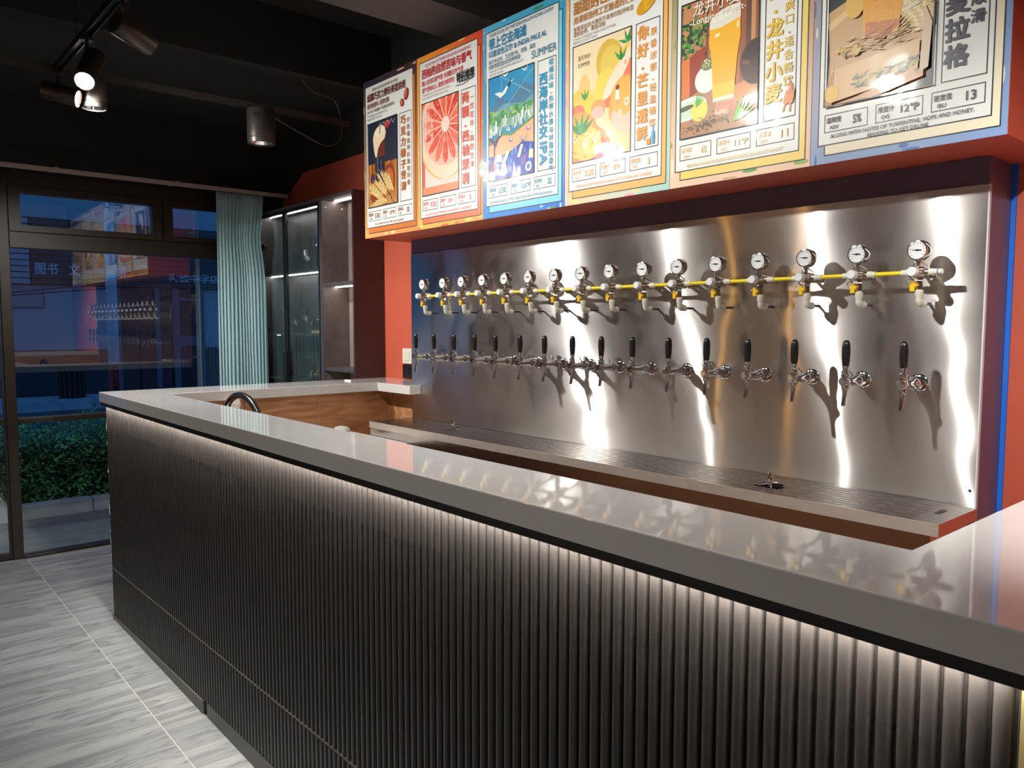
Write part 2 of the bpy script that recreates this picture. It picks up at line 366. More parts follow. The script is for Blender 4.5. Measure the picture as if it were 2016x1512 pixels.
for k in range(11):
    z0 = 2.17 + k * .106
    MB().box(FX + .02, FX + .10, -3, 1.66, z0, z0 + .088).build('sign_slat', m_slat2, bl)
    MB().box(FX + .02, FX + .10, 1.68, 9, z0, z0 + .096).build('sign_slat', m_slat, bl)
MB().box(FX, FX + .02, -3, 9, 2.15, 3.35).build('sign_backing', m_dark, bl)
MB().box(FX, FX + .015, 3.05, 4.68, -.1, 2.16).build('shop_front', m_glassd, bl)
for y0, y1 in ((3.12, 3.42), (3.46, 3.74), (3.83, 4.02)): MB().box(FX + .015, FX + .05, y0, y1, 0, 1.66).build('door_leaf', m_reddoor, bl)
for y0, y1 in ((3.05, 3.12), (3.74, 3.83), (4.08, 4.20), (4.58, 4.68)): MB().box(FX + .015, FX + .08, y0, y1, 0, 2.16).build('post', m_bluegrey, bl)
MB().box(FX + .015, FX + .07, 4.20, 4.58, 1.02, 1.22).build('cross_rail', m_bluegrey, bl); MB().box(FX + .015, FX + .07, 4.20, 4.58, 1.92, 1.98).build('cross_rail', m_bluegrey, bl)
for k in range(9): MB().box(FX + .03, FX + .045, 4.24 + k * .04, 4.25 + k * .04, 0, 1.92).build('grille_bar', m_bluegrey, bl)
b = MB(); b.box(FX, FX + .03, .9, 1.87, 1.75, 2.145); b.build('notice_board', mat('notice_board_paint', (.33, .36, .38), .8), bl)
b = MB(); b.box(FX + .03, FX + .036, .9, 1.87, 1.745, 1.757); b.box(FX + .03, FX + .036, 1.858, 1.87, 1.745, 2.145); b.build('board_edge', m_dark, bl)
struct('sky_blocker', MB().box(-2.35, XW - .16, -4, 4, 2.46, 2.60), m_dark, 'added unseen canopy slab outside, blocking the sky from the steel')  # added out of view to keep blue sky out of the steel reflection
# far pavement kerb and things on it
struct('trim_6', MB().box(-11.9, -11.0, -5, 9, -.03, .155), m_kerb, 'far kerb and raised pavement')
bn = thing('litter_bin', 'dark slatted litter bin on the far pavement', 'bin', (-11.3, 2.13, .155))
MB().lathe([(.17, 0), (.19, .5), (.17, .52)], 14, o=(-11.3, 2.13, .155)).build('drum', m_dark, bn)
for k in range(16):
    a = 2 * PI * k / 16; MB().tube([(-11.3 + .19 * math.cos(a), 2.13 + .19 * math.sin(a), .16), (-11.3 + .21 * math.cos(a), 2.13 + .21 * math.sin(a), .70)], .026, 6).build('slat', m_bin, bn)
pl = thing('utility_pole', 'whitewashed pole with a red paper strip across the street', 'pole', (-6, 1.52, -.03))
MB().lathe([(.062, -.03), (.056, 5)], 16, o=(-6, 1.53, 0)).build('shaft', m_pole, pl, smooth=True)
MB().lathe([(.0625, .62), (.062, .985)], 16, o=(-6, 1.53, 0), cap=False).build('paper_strip', m_paper, pl, smooth=True)
for k, (z0, z1) in enumerate(((1.83, 1.95), (1.865, 2.02))):
    c = MB().tube([(-8, -2, z0 - .2), (-8, .78, z0), (-8, 1.89, z1), (-8, 5, z1 + .5)], .008, 5).build('overhead_cable', m_dark)
    tag(c, ('lower' if k == 0 else 'upper') + ' black overhead cable crossing the street', 'cable')

# ================================================================== BAR
wt = MB().prism([(0, 0), (3.91, 0), (3.91, YW), (3.684, YW), (3.684, .224), (.3346, .224), (.3346, 1.349), (.665, 1.349), (.665, YS - .001), (XS0 - .001, YS - .001), (XS0 - .001, YW), (0, YW)], H - T, H, 'z')
o = wt.build('worktop', m_slab, bevel=.0025); tag(o, 'glossy pale grey quartz worktop running around the bar', 'worktop')
bar = thing('bar_base', 'dark fluted bar front lit from above, with wooden inner side', 'bar', (1.95, .1, 0))
def jz(x): return .252 + .0195 * x       # height of the horizontal board joint
def kz(x): return .013 + .0300 * x       # top of the kick plate
MB().box(.025, 3.884, .034, .20, .0, H - T - .001).build('core', m_blackpl, bar)
xs = [3.884] + [3.747 - .18 * k for k in range(21) if 3.747 - .18 * k > .05] + [.025]
PER = .18 / 7
for k in range(len(xs) - 1):
    x1, x0 = xs[k] - .0006, xs[k + 1] + .0006
    for zb, zt_, nm in ((lambda x: jz(x) + .004, lambda x: H - T - .003, 'fluted_board'), (lambda x: kz(x) + .002, lambda x: jz(x) - .004, 'fluted_board')):
        prof = [(x0, .034)]
        x = xs[k + 1] if k else 3.747; xe = xs[k]
        if k == len(xs) - 2: x = xe - .18
        while x < xe - .002:
            for dx, y in ((.0022, .0335), (.0042, .0318), (.0052, .0262), (.0068, .0235), (.0098, .0222), (.0150, .0218), (.0202, .0222), (.0232, .0235), (.0248, .0262), (.0255, .0318)):
                px_ = x + dx
                if x0 < px_ < x1: prof.append((px_, y))
            x += PER
        prof.append((x1, .034))
        n = len(prof); vs = [(p[0], p[1], zb(p[0])) for p in prof] + [(p[0], p[1], zt_(p[0])) for p in prof]
        g = MB().add(vs, [(i, i + 1, n + i + 1, n + i) for i in range(n - 1)] + [tuple(range(n))[::-1], tuple(range(n, 2 * n))])
        g.build(nm, m_flute, bar, smooth=True)
jt = MB(); 
jt.add([(.025, .0235, jz(.025) - .004), (3.884, .0235, jz(3.884) - .004), (3.884, .0235, jz(3.884) + .004), (.025, .0235, jz(.025) + .004),
        (.025, .034, jz(.025) - .004), (3.884, .034, jz(3.884) - .004), (3.884, .034, jz(3.884) + .004), (.025, .034, jz(.025) + .004)],
       [(0, 1, 2, 3), (7, 6, 5, 4), (0, 4, 5, 1), (3, 2, 6, 7), (0, 3, 7, 4), (1, 5, 6, 2)]).build('joint_trim', m_caulk, bar)
for x0, x1, dy in ((.025, 1.28, 0), (1.315, 3.884, .004)):
    MB().add([(x0, .018 + dy, 0), (x1, .018 + dy, 0), (x1, .018 + dy, kz(x1)), (x0, .018 + dy, kz(x0)), (x0, .034, 0), (x1, .034, 0), (x1, .034, kz(x1)), (x0, .034, kz(x0))],
             [(0, 1, 2, 3), (7, 6, 5, 4), (0, 4, 5, 1), (3, 2, 6, 7), (0, 3, 7, 4), (1, 5, 6, 2)]).build('kick_plate', m_kick, bar)
MB().box(.012, 3.895, .0028, .0052, H - T - .0168, H - T - .0001).build('light_shroud', m_blackpl, bar, label='black lip hiding the LED strip')
MB().box(.03, 3.88, .0056, .0135, H - T - .0032, H - T - .0025).build('led_strip', e_bar, bar, label='lit white LED strip')
MB().box(3.884, 3.891, .020, .20, 0, H - T - .001).build('edge_trim', m_gold, bar, label='brass coloured edge trim')
# ragged sealant on the front left corner
sl = MB(); pts = []
for k in range(60): pts.append((.0225 + random.uniform(-.0015, .002), .026 + random.uniform(-.003, .002), .02 + k * .0173))
sl.tube(pts, [random.uniform(.0012, .0032) for _ in pts], 5).build('sealant_bead', m_white, bar, label='ragged white sealant bead')
pts = [(3.860 + random.uniform(-.002, .002), .020, .60 + k * .012) for k in range(26)]
MB().tube(pts, [random.uniform(.001, .005) for _ in pts], 5).build('sealant_bead', m_white, bar)
# wooden inner faces
for y0, y1 in ((.224, .598), (.604, 1.000), (1.006, 1.44)):
    MB().box(.285, .300, y0, y1, .02, H - T - .001).build('wood_panel', 'oiled_wood', bar)
MB().box(.025, .283, .205, 1.608, 0, H - T - .001).build('return_core', m_blackpl, bar)
for y in (.601, 1.003): MB().box(.285, .304, y - .0025, y + .0025, .02, H - T - .001).build('panel_batten', mat('pale_batten', (.45, .30, .18), .6), bar)
MB().box(.285, XS0 - .002, 1.44, 1.455, .02, H - T - .001).build('wood_panel', 'oiled_wood', bar)
MB().box(.30, 3.66, .201, .215, .02, H - T - .001).build('wood_panel', 'oiled_wood', bar)
MB().box(3.70, 3.884, .205, 1.60, 0, H - T - .001).build('return_core', m_blackpl, bar)
MB().box(3.685, 3.70, .215, 1.60, .02, H - T - .001).build('wood_panel', 'oiled_wood', bar)

# ================================================================== STEEL WALL
sw = thing('steel_splashback', 'tall brushed stainless steel panel on a dark boxed wall behind the taps', 'splashback', (1.97, 1.5, 0))
MB().box(XS0, XS1, YS, YS + .003, .88, 1.8225).build('steel_sheet', 'brushed_steel', sw)
MB().box(XS1, XS1 + .004, YS - .001, YS + .012, .88, 1.8225).build('sheet_edge', mat('pale_edging', (.55, .55, .58), .5), sw)
MB().box(XS0, XS1, YS + .0035, YW - .001, 0, 1.8975).build('backing_box', m_purple, sw, label='dark aubergine boxed-out backing')
MB().lathe([(.004, 0), (.004, .002)], 10, 'y', (3.36, YS - .0015, .985)).build('screw_hole', m_dark, sw)
o = MB().box(XS1 + .0005, XS1 + .013, YW - .010, YW - .001, 0, 1.897).build('tape_strip', m_blue); tag(o, 'bright blue tape running down the corner beside the steel panel', 'tape')
# light switches on the red strip
for k, (z0, z1, mm, lb) in enumerate(((1.215, 1.305, m_white, 'white wall switch plate on the red wall beside the steel'), (1.128, 1.208, m_blackpl, 'black wall socket plate under the white switch'))):
    t = thing('wall_switch', lb, 'switch', (.25, YW, z0)); MB().box(.205, .30, YW - .010, YW - .0005, z0, z1).build('plate', mm, t, bevel=.002)
    MB().box(.222, .283, YW - .014, YW - .010, z0 + .018, z1 - .018).build('rocker', mm, t, bevel=.001)

# ------------------------------------------------------------------ beer taps
def make_tap():
    t = thing('beer_tap', 'x', 'tap')
    MB().lathe([(.026, 0), (.026, -.004), (.021, -.008)], 20, 'y').build('flange', m_chrome, t, True, local=True)
    MB().lathe([(.0165, -.006), (.0195, -.010), (.0195, -.022), (.0165, -.026)], 6, 'y').build('hex_nut', m_chrome, t, local=True)
    b = MB().lathe([(.0135, -.024), (.0135, -.032), (.0185, -.036), (.0195, -.044), (.0185, -.052), (.0145, -.056), (.0135, -.066), (.0122, -.080), (.0125, -.094), (.0140, -.104), (.0148, -.116), (.0135, -.127), (.0110, -.130)], 18, 'y')
    b.lathe([(.0118, -.016), (.0118, .010), (.0100, .014)], 16, 'z', (0, -.112, 0))
    bo = b.build('faucet_body', m_chrome, t, True, local=True)
    MB().lathe([(.0095, -.1295), (.0075, -.1325), (.0035, -.1325)], 16, 'y', (0, 0, 0)).build('front_cap', m_chrome, bo, True, local=True)
    MB().lathe([(.0022, 0), (.0022, .022), (.004, .024), (.002, .028)], 8, Vector((-.6, -.1, .8)), (-.008, -.044, .010)).build('set_lever', m_chrome, t, True, local=True)
    MB().lathe([(.0105, .012), (.0125, .015), (.0125, .019), (.0100, .021), (.0100, .024), (.0122, .026), (.0122, .029), (.0085, .031), (.0075, .034), (.0100, .044), (.0098, .046)], 16, 'z', (0, -.112, 0)).build('collar', m_chrome, t, True, local=True)
    MB().lathe([(.0092, .044), (.0102, .052), (.0117, .066), (.0124, .082), (.0122, .098), (.0112, .110), (.0088, .118), (.0045, .1215), (.001, .122)], 18, 'z', (0, -.112, 0)).build('handle', m_grip, t, True, local=True)
    s = MB().tube([(0, -.110, -.012), (0, -.112, -.028), (0, -.116, -.050), (0, -.121, -.073)], [.0095, .0070, .0058, .0056], 14)
    s.lathe([(.0100, -.026), (.0105, -.020), (.0100, -.015)], 14, 'z', (0, -.112, 0)); s.build('spout', m_chrome, t, True, local=True)
    return t
tap0 = make_tap()
TX = [0.785, 0.946, 1.113, 1.275, 1.427, 1.594, 1.75, 1.915, 2.073, 2.231, 2.398, 2.56, 2.719, 2.884, 3.048, 3.213]
for i, x in enumerate(TX):
    t = tap0 if i == 0 else copy_tree(tap0)
    t.location = (x + .003, YS, 1.278); t['group'] = 'chrome beer taps on the steel panel'
    t['label'] = 'chrome beer tap with black handle, %s from the left end of the row' % ORD[i] if i < 8 else 'chrome beer tap with black handle, %s from the right end of the row' % ORD[15 - i]
# ------------------------------------------------------------------ gas regulators with gauges
HZ = 1.590
def make_reg():
    t = thing('gas_regulator', 'x', 'regulator')
    g = MB().lathe([(.0265, -.068), (.0285, -.070), (.0285, -.092), (.0265, -.096), (.0240, -.0965), (.0240, -.094)], 26, 'y', (0, 0, .060)).build('gauge_case', m_chrome, t, True, local=True)
    MB().lathe([(.0238, -.0945), (.0238, -.0935)], 26, 'y', (0, 0, .060)).build('dial', m_face, g, local=True)
    n = MB(); n.add([(-.019, -.0950, .0615), (-.002, -.0950, .0585), (.011, -.0950, .0575), (.011, -.0950, .0615), (-.002, -.0950, .0622)], [(0, 1, 2, 3, 4)])
    n.lathe([(.0030, -.0958), (.0030, -.0948)], 10, 'y', (0, 0, .060)); n.build('needle', m_ink, g, local=True)
    k = MB()
    for a in range(-40, 221, 26):
        ca, sa = math.cos(math.radians(a)), math.sin(math.radians(a)); p = Vector((0, -.0948, .060))
        e1 = Vector((ca, 0, sa)); e2 = Vector((-sa, 0, ca)) * .0007
        k.add([p + e1 * .0175 - e2, p + e1 * .0212 - e2, p + e1 * .0212 + e2, p + e1 * .0175 + e2], [(0, 1, 2, 3)])
    k.build('dial_marks', m_ink, g, local=True)
    MB().lathe([(.0048, .012), (.0048, .026), (.0078, .026), (.0078, .034)], 8, 'z', (0, -.082, 0)).build('stem', m_nickel, t, local=True)
    b = MB().lathe([(.0110, -.040), (.0155, -.044), (.0165, -.060), (.0175, -.076), (.0165, -.092), (.0140, -.098), (.0140, -.106), (.0120, -.110)], 18, 'y')
    b.lathe([(.0105, -.026), (.0105, .026)], 12, 'x', (0, -.075, 0)); b.build('regulator_body', m_nickel, t, True, local=True)
    MB().lathe([(.0128, -.108), (.0132, -.112), (.0132, -.126), (.0115, -.1285)], 18, 'y').build('white_cap', m_face, t, True, local=True)
    br = MB(); br.box(-.0155, -.0135, -.050, 0, -.007, .007); br.box(.0135, .0155, -.050, 0, -.007, .007)
    br.box(-.018, .018, -.003, 0, -.012, .012); br.build('bracket', m_nickel, t, local=True)
    w = MB().tube([(-.020, -.07, .016), (-.008, -.085, .028), (.008, -.085, .028), (.020, -.07, .016)], .0018, 6)
    w.tube([(-.016, -.105, -.008), (-.006, -.100, -.022), (.016, -.088, -.024)], .0018, 6); w.build('wire_clip', m_nickel, t, local=True)
    v = MB().lathe([(.0075, -.014), (.0085, -.018), (.0085, -.046), (.0065, -.052)], 6, 'z', (.003, -.078, 0)); v.build('shutoff_valve', m_nickel, t, local=True)
    l = MB().box(-.018, -.0055, -.0915, -.0850, -.0525, -.0245); l.lathe([(.0045, -.092), (.0045, -.080)], 10, 'y', (-.003, 0, -.036))
    l.build('valve_lever', m_lev, t, bevel=.0008, local=True)
    rg = [(-.021 + .0075 * math.cos(a * PI / 6), -.088, -.026 + .0075 * math.sin(a * PI / 6)) for a in range(13)]
    MB().tube(rg, .0008, 5, cap=False).build('pull_ring', m_chrome, t, True, local=True)
    f = MB().lathe([(.0075, -.048), (.0112, -.050), (.0112, -.064), (.0098, -.066), (.0098, -.070), (.0072, -.072)], 14, 'z', (.003, -.078, 0)).build('push_fitting', m_white, t, True, local=True)
    e = MB().tube([(.003, -.078, -.068), (.003, -.078, -.078), (.003, -.074, -.084), (.003, -.062, -.086), (.003, -.050, -.086)], [.0085, .0092, .0098, .0092, .0090], 12)
    e.lathe([(.0108, -.060), (.0108, -.055), (.0092, -.054), (.0092, -.052), (.0108, -.051), (.0108, -.046), (.006, -.044)], 12, 'y', (.003, 0, -.086))
    e = e.build('elbow_fitting', m_white, t, True, local=True); MB().lathe([(.0042, -.045), (.0042, 0)], 10, 'y', (.003, 0, -.086)).build('gas_line', m_grip, e, True, local=True)
    c = MB().lathe([(.0098, .026), (.0098, .036), (.0085, .038), (.0085, .048)], 12, 'x', (0, -.075, 0)).build('hose_connector', m_white, t, True, local=True)
    c = MB().lathe([(.0098, -.026), (.0098, -.036), (.0085, -.038), (.0085, -.048)], 12, 'x', (0, -.075, 0)).build('hose_connector', m_white, t, True, local=True)
    return t
reg0 = make_reg()
GX = [0.82, 0.996, 1.148, 1.307, 1.466, 1.625, 1.787, 1.94, 2.095, 2.259, 2.417, 2.579, 2.74, 2.901, 3.064, 3.233]
for i, x in enumerate(GX):
    t = reg0 if i == 0 else copy_tree(reg0)
    t.location = (x, YS, HZ); t['group'] = 'gas regulators on the steel panel'
    t['label'] = 'gas regulator with round white pressure gauge, %s from the left' % ORD[i] if i < 8 else 'gas regulator with round white pressure gauge, %s from the right' % ORD[15 - i]
for i in range(15):
    h = MB().lathe([(.0062, GX[i] + .0485), (.0062, GX[i + 1] - .0485)], 12, 'x', (0, YS - .075, HZ)).build('gas_hose', m_yel, smooth=True)
    tag(h, 'yellow gas hose piece to the right of the %s regulator from the left' % ORD[i], 'hose', 'yellow hose pieces between the regulators')
MB().lathe([(.0078, .048), (.0078, .051)], 12, 'x', (0, -.075, 0)).build('end_ring', m_blue, t, True, local=True, label='blue ring on the hose end')
MB().lathe([(.0078, .051), (.0078, .060), (.006, .062)], 12, 'x', (0, -.075, 0)).build('end_plug', m_white, t, True, local=True)

# ------------------------------------------------------------------ drip tray
tr = thing('drip_tray', 'long stainless steel drip tray with slotted top under the taps', 'tray', (1.98, 1.28, .8))
TX0, TX1, TY0, TY1, TZ = XS0, 3.3816, 1.1513, YS - .0005, .9385
MB().box(TX0, TX1, TY0, TY0 + .003, TZ - .033, TZ).build('front_rim', m_rim, tr)
MB().box(TX1 - .003, TX1, TY0 + .003, TY1, TZ - .033, TZ).build('end_rim', m_tray, tr); MB().box(TX0, TX0 + .003, TY0 + .003, TY1, TZ - .033, TZ).build('end_rim', m_tray, tr)
MB().box(TX0 + .004, TX1 - .02, TY0 + .004, TY1 - .01, TZ - .085, TZ - .0335).build('pan', m_tray, tr)
MB().box(TX0 + .004, TX1 - .004, TY0 + .004, TY1, TZ - .032, TZ - .022).build('pan_floor', m_dark, tr)
RIN = [(1.115, 1.300), (2.843, 1.262)]; HOLE_R = .043
bars = MB(); ny = 10; y = TY0 + .003; pitch = (TY1 - TY0 - .003) / ny
for k in range(ny):
    ya, yb = y + k * pitch, y + (k + 1) * pitch - .0048
    cut = [(cx - HOLE_R, cx + HOLE_R) for cx, cy in RIN[1:] if abs((ya + yb) / 2 - cy) < HOLE_R * .85]
    if k == 4: pass
    x = TX0 + .003
    for a, b in cut: bars.box(x, a, ya, yb, TZ - .004, TZ - .0005); x = b
    bars.box(x, TX1 - .003, ya, yb, TZ - .004, TZ - .0005)
    if k < ny - 1:   # bridges between the slots, staggered
        xx = TX0 + .003 + (.0 if k % 2 else .065)
        bars.box(TX0 + .003, TX0 + .02, yb, yb + .0048, TZ - .004, TZ - .0007); bars.box(TX1 - .075, TX1 - .003, yb, yb + .0048, TZ - .004, TZ - .0007)
        while xx < TX1 - .08:
            bars.box(xx, xx + .022, yb, yb + .0048, TZ - .004, TZ - .0007); xx += .13
bars.build('slotted_top', m_tray, tr, label='slotted drain grid of bright steel bars')
MB().prism([(3.330 + .008 * math.cos(a) + (.0) , 1.305 + (.022 if math.sin(a) > 0 else -.022) + .008 * math.sin(a)) for a in [2 * PI * q / 16 for q in range(16)]], TZ - .0008, TZ + .0004, 'z').build('finger_slot', m_dark, tr)
for x in (.60, .98, 1.93, 2.22, 3.30):
    for y in ((1.185, 1.39) if x in (.60, 3.30) else (1.23,)):
        MB().box(x, x + .025, y, y + .025, 0, TZ - .0855).build('leg', m_tray, tr)
for k, (cx, cy) in enumerate(RIN):
    r = thing('glass_rinser', ('glass rinser with star spray arms at the far left end of the tray', 'glass rinser set in a round dark opening of the drip tray')[k], 'rinser', (cx, cy, TZ), 'glass rinsers on the drip tray')
    if k == 1: MB().lathe([(HOLE_R - .002, .0), (HOLE_R - .002, .0006)], 24, 'z', (cx, cy, TZ - .020)).build('well', m_dark, r)
    MB().lathe([(.011, 0), (.011, .014), (.008, .016), (.008, .024), (.0095, .026), (.0085, .036), (.003, .041)], 12, 'z', (cx, cy, TZ)).build('nozzle', m_chrome, r, True)
    for q in range(5):
        a = 2 * PI * q / 5 + .3
        MB().tube([(cx + .009 * math.cos(a), cy + .009 * math.sin(a), TZ + .007), (cx + .040 * math.cos(a), cy + .040 * math.sin(a), TZ + .005)], .0032, 6).build('spray_arm', m_chrome, r)
o = MB().lathe([(.012, 0), (.012, .02), (.008, .03), (.008, .05)], 12, 'z', (2.95, 1.17, .79)).build('drain_outlet', m_gun, tr, True)
# behind the counter: tap, cloth, low white shelf
fa = thing('sink_faucet', 'black gooseneck sink tap standing behind the bar worktop', 'faucet', (.55, .40, .86))
arc = [(.555, .40, .86)] + [(.760 - .205 * math.cos(t), .40, 1.000 + .132 * math.sin(t)) for t in [PI * q / 16 for q in range(17)]]
MB().tube(arc + [(.965, .40, .96)], .0155, 14).build('neck', m_grip, fa, True)
MB().lathe([(.026, 0), (.026, .03), (.018, .035), (.016, .07)], 16, 'z', (.555, .40, .86)).build('base', m_grip, fa, True)
o = MB().box(.32, 1.15, .24, .72, .83, .86); o = o.build('sink_bench', m_tray, bevel=.004); tag(o, 'low steel sink bench behind the bar front', 'bench')
cb = MB(); 
for k in range(14):
    a = 2 * PI * k / 14
cb.lathe([(.03, 0), (.045, .008), (.046, .03), (.033, .045), (.012, .05)], 12, 'z', (.52, 1.02, .868)); o = cb.build('folded_cloth', mat('cloth_grey', (.45, .42, .38), .9, bump=.6, bscale=60), smooth=True); tag(o, 'crumpled pale cloth on the low shelf beside the drip tray', 'cloth')
o = MB().box(.32, .95, .76, 1.148, .85, .866).build('low_shelf', mat('shelf_white', (.5, .47, .45), .5), bevel=.002); tag(o, 'pale low shelf board under the left end of the drip tray', 'shelf')
# soap / sponge disc near the faucet
o = MB().lathe([(.004, 0), (.036, .004), (.040, .02), (.036, .034), (.004, .038)], 18, Vector((.8, -.5, .3)), (.36, .52, 1.045)).build('scrub_pad', mat('pad_pink', (.55, .45, .42), .9, bump=.5, bscale=80), smooth=True)
tag(o, 'round pale scrubbing pad leaning behind the black sink tap', 'scrub pad')

# ================================================================== DISPLAY CABINET
CY, CZ = 1.40, 2.245
cab = thing('display_cabinet', 'tall dark display cabinet with glass doors and an open niche', 'cabinet', (-.7, 1.5, 0))
MB().box(-.018, 0, CY, YW - .001, 0, CZ).build('end_panel', m_endp, cab, label='oxblood end panel')
MB().box(-1.40, -1.382, CY + .02, YW - .001, 0, CZ).build('side_panel', m_cab, cab)
MB().box(-1.382, -.018, YW - .019, YW - .001, 0, CZ).build('back_panel', m_cab, cab)
MB().box(-1.382, -.018, CY, YW - .019, CZ - .018, CZ).build('top_panel', m_cab, cab)
MB().box(-.435, -.405, CY, YW - .019, 0, CZ - .018).build('divider', m_cab, cab)
MB().box(-.405, -.402, CY + .004, YW - .020, .0, CZ - .019).build('stone_panel', m_stone, cab, label='brown stone patterned lining')
MB().box(-.402, -.018, YW - .023, YW - .0195, .0, CZ - .019).build('stone_panel', mat('pale_lining', (.30, .24, .23), .5), cab)
for z in (1.165, 1.700): MB().box(-.402, -.019, CY + .003, YW - .024, z - .012, z + .008).build('niche_shelf', m_cab, cab)
MB().box(-1.382, -.435, CY + .02, YW - .020, 1.795, 1.812).build('cabinet_shelf', m_cab, cab)
MB().box(-1.382, -.435, CY + .02, YW - .020, 1.372, 1.385).build('cabinet_shelf', m_cab, cab)
MB().box(-1.382, -.435, CY + .02, YW - .020, 1.055, 1.070).build('cabinet_shelf', m_cab, cab)
for x0, x1, z in ((-1.38, -.437, CZ - .019), (-1.38, -.437, 1.794), (-.400, -.02, CZ - .020), (-.400, -.02, 1.687)):
    MB().box(x0, x1, 1.492, 1.502, z - .004, z).build('led_strip', e_cab, cab, label='lit white LED strip')
for x0, x1, z in ((-1.30, -1.26, 1.371), (-.30, -.24, 1.152)):
    MB().box(x0, x1, 1.492, 1.500, z - .003, z).build('led_spot', e_cab, cab)
for x0, x1 in ((-1.40, -.955), (-.945, -.437)):
    fr_ = MB(); fr_.box(x0, x0 + .020, CY, CY + .018, .02, CZ - .02); fr_.box(x1 - .020, x1, CY, CY + .018, .02, CZ - .02)
    fr_.box(x0 + .02, x1 - .02, CY, CY + .018, .02, .04); fr_.box(x0 + .02, x1 - .02, CY, CY + .018, CZ - .04, CZ - .02)
    dd = fr_.build('glass_door', m_blackpl, cab); MB().box(x0 + .02, x1 - .02, CY + .007, CY + .011, .04, CZ - .04).build('pane', g_cab, dd)
MB().box(-.985, -.925, CY - .016, CY - .001, .9, 1.262).build('door_handle', m_blackpl, cab, bevel=.002)
for z in (2.02, 1.44): MB().box(-1.378, -1.33, CY + .024, CY + .05, z - .01, z + .01).build('hinge', m_chrome, cab, bevel=.002)
for x in (-.385, ): 
    for y in (1.43, 1.545): MB().lathe([(.005, 0), (.005, .003)], 10, 'x', (-.402, y, 2.185)).build('cam_cover', m_white, cab)
# drinking glasses and other pieces on the shelves
def tumbler(r, h): return [(r * .82, 0), (r, h), (r - .0015, h), (r * .82 - .0015, .006), (.001, .006)]
def wine(r, h): return [(r * .85, 0), (r * .8, .003), (.004, .006), (.0035, h * .45), (r * .55, h * .52), (r, h * .72), (r * .88, h), (r * .86, h), (r * .97, h * .72), (r * .5, h * .54), (.001, h * .50)]
def coupe(r, h): return [(r * .6, 0), (r * .55, .003), (.004, .006), (.0035, h * .58), (r * .5, h * .66), (r, h * .92), (r * 1.02, h), (r, h), (r * .5, h * .69), (.001, h * .63)]
def carafe(r, h): return [(r * .8, 0), (r, h * .15), (r * .9, h * .45), (r * .38, h * .72), (r * .42, h), (r * .38, h), (r * .34, h * .72), (r * .86, h * .45), (r * .95, h * .15), (.001, .006)]
def pilsner(r, h): return [(r * .9, 0), (r * .85, .004), (r * .35, .018), (r * .55, .03), (r, h), (r - .0015, h), (r * .5, .034), (.001, .028)]
GL = [(-1.24, 1.812, carafe(.030, .165), 'slim glass carafe at the left of the upper cabinet shelf'), (-1.075, 1.812, tumbler(.040, .135), 'straight clear tumbler behind the cabinet door frame, upper shelf'),
      (-.865, 1.812, wine(.040, .15), 'rounded stemmed beer glass on the upper shelf, right door'), (-.735, 1.812, pilsner(.034, .215), 'tallest slender glass on the upper cabinet shelf'),
      (-.645, 1.812, tumbler(.030, .105), 'short clear tumbler beside the tallest glass'), (-.545, 1.812, tumbler(.042, .165), 'wide clear mug shaped glass at the right of the upper shelf'),
      (-1.22, 1.385, coupe(.052, .20), 'wide cocktail coupe on the middle shelf, left door'), (-1.05, 1.385, wine(.034, .13), 'small wine glass on the middle shelf by the door frame'),
      (-.885, 1.385, wine(.036, .175), 'tall wine glass on the middle shelf left of the bottle'), (-.515, 1.385, coupe(.060, .215), 'large margarita glass on the middle shelf right of the bottle'),
      (-1.23, 1.070, tumbler(.036, .115), 'clear tumbler with red contents on the lowest visible shelf'), (-.88, 1.070, pilsner(.030, .14), 'small flared glass on the lowest visible shelf'),
      (-.555, 1.070, tumbler(.028, .05), 'tiny shot glass on the lowest visible shelf')]
for x, z, pr, lb in GL:
    o = MB().lathe(pr, 24, 'z', (x, 1.52, z), cap=False).build('drinking_glass', g_cup, smooth=True); tag(o, lb, 'glass', 'glassware in the display cabinet')
o = MB().lathe([(.024, 0), (.028, .004), (.028, .07), (.024, .074)], 16, 'z', (-1.23, 1.52, 1.077)).build('red_candles', mat('red_wax', (.45, .07, .05), .4), smooth=True); tag(o, 'red contents inside the clear tumbler on the lowest visible shelf', 'candle')
bt = thing('lying_bottle', 'brown bottle lying on its side on a wooden rest, middle shelf', 'bottle', (-.66, 1.52, 1.385))
MB().lathe([(.012, -.125), (.014, -.118), (.014, -.085), (.036, -.06), (.041, -.05), (.041, .055), (.036, .062), (.01, .064)], 20, 'x', (-.66, 1.52, 1.449)).build('bottle_body', mat('brown_glass', (.03, .014, .010), .12), bt, True)
MB().lathe([(.016, -.128), (.0165, -.122), (.0165, -.085), (.028, -.070)], 18, 'x', (-.66, 1.52, 1.449)).build('foil_cap', mat('foil_grey', (.4, .4, .42), .35, .7), bt, True)
MB().box(-.745, -.60, 1.488, 1.552, 1.386, 1.406).build('wooden_rest', mat('pale_wood', (.55, .40, .22), .6), bt, bevel=.003)
o = MB().lathe([(.05, 0), (.072, .012), (.078, .075), (.076, .075), (.069, .014), (.001, .006)], 24, 'z', (-.715, 1.50, 1.070), cap=False).build('glass_bowl', g_cup, smooth=True); tag(o, 'clear glass bowl of coloured sweets on the lowest visible shelf', 'bowl')
cols = [('red_sweet', (.55, .06, .06)), ('cream_sweet', (.7, .62, .45)), ('green_sweet', (.25, .35, .08)), ('orange_sweet', (.65, .25, .05))]
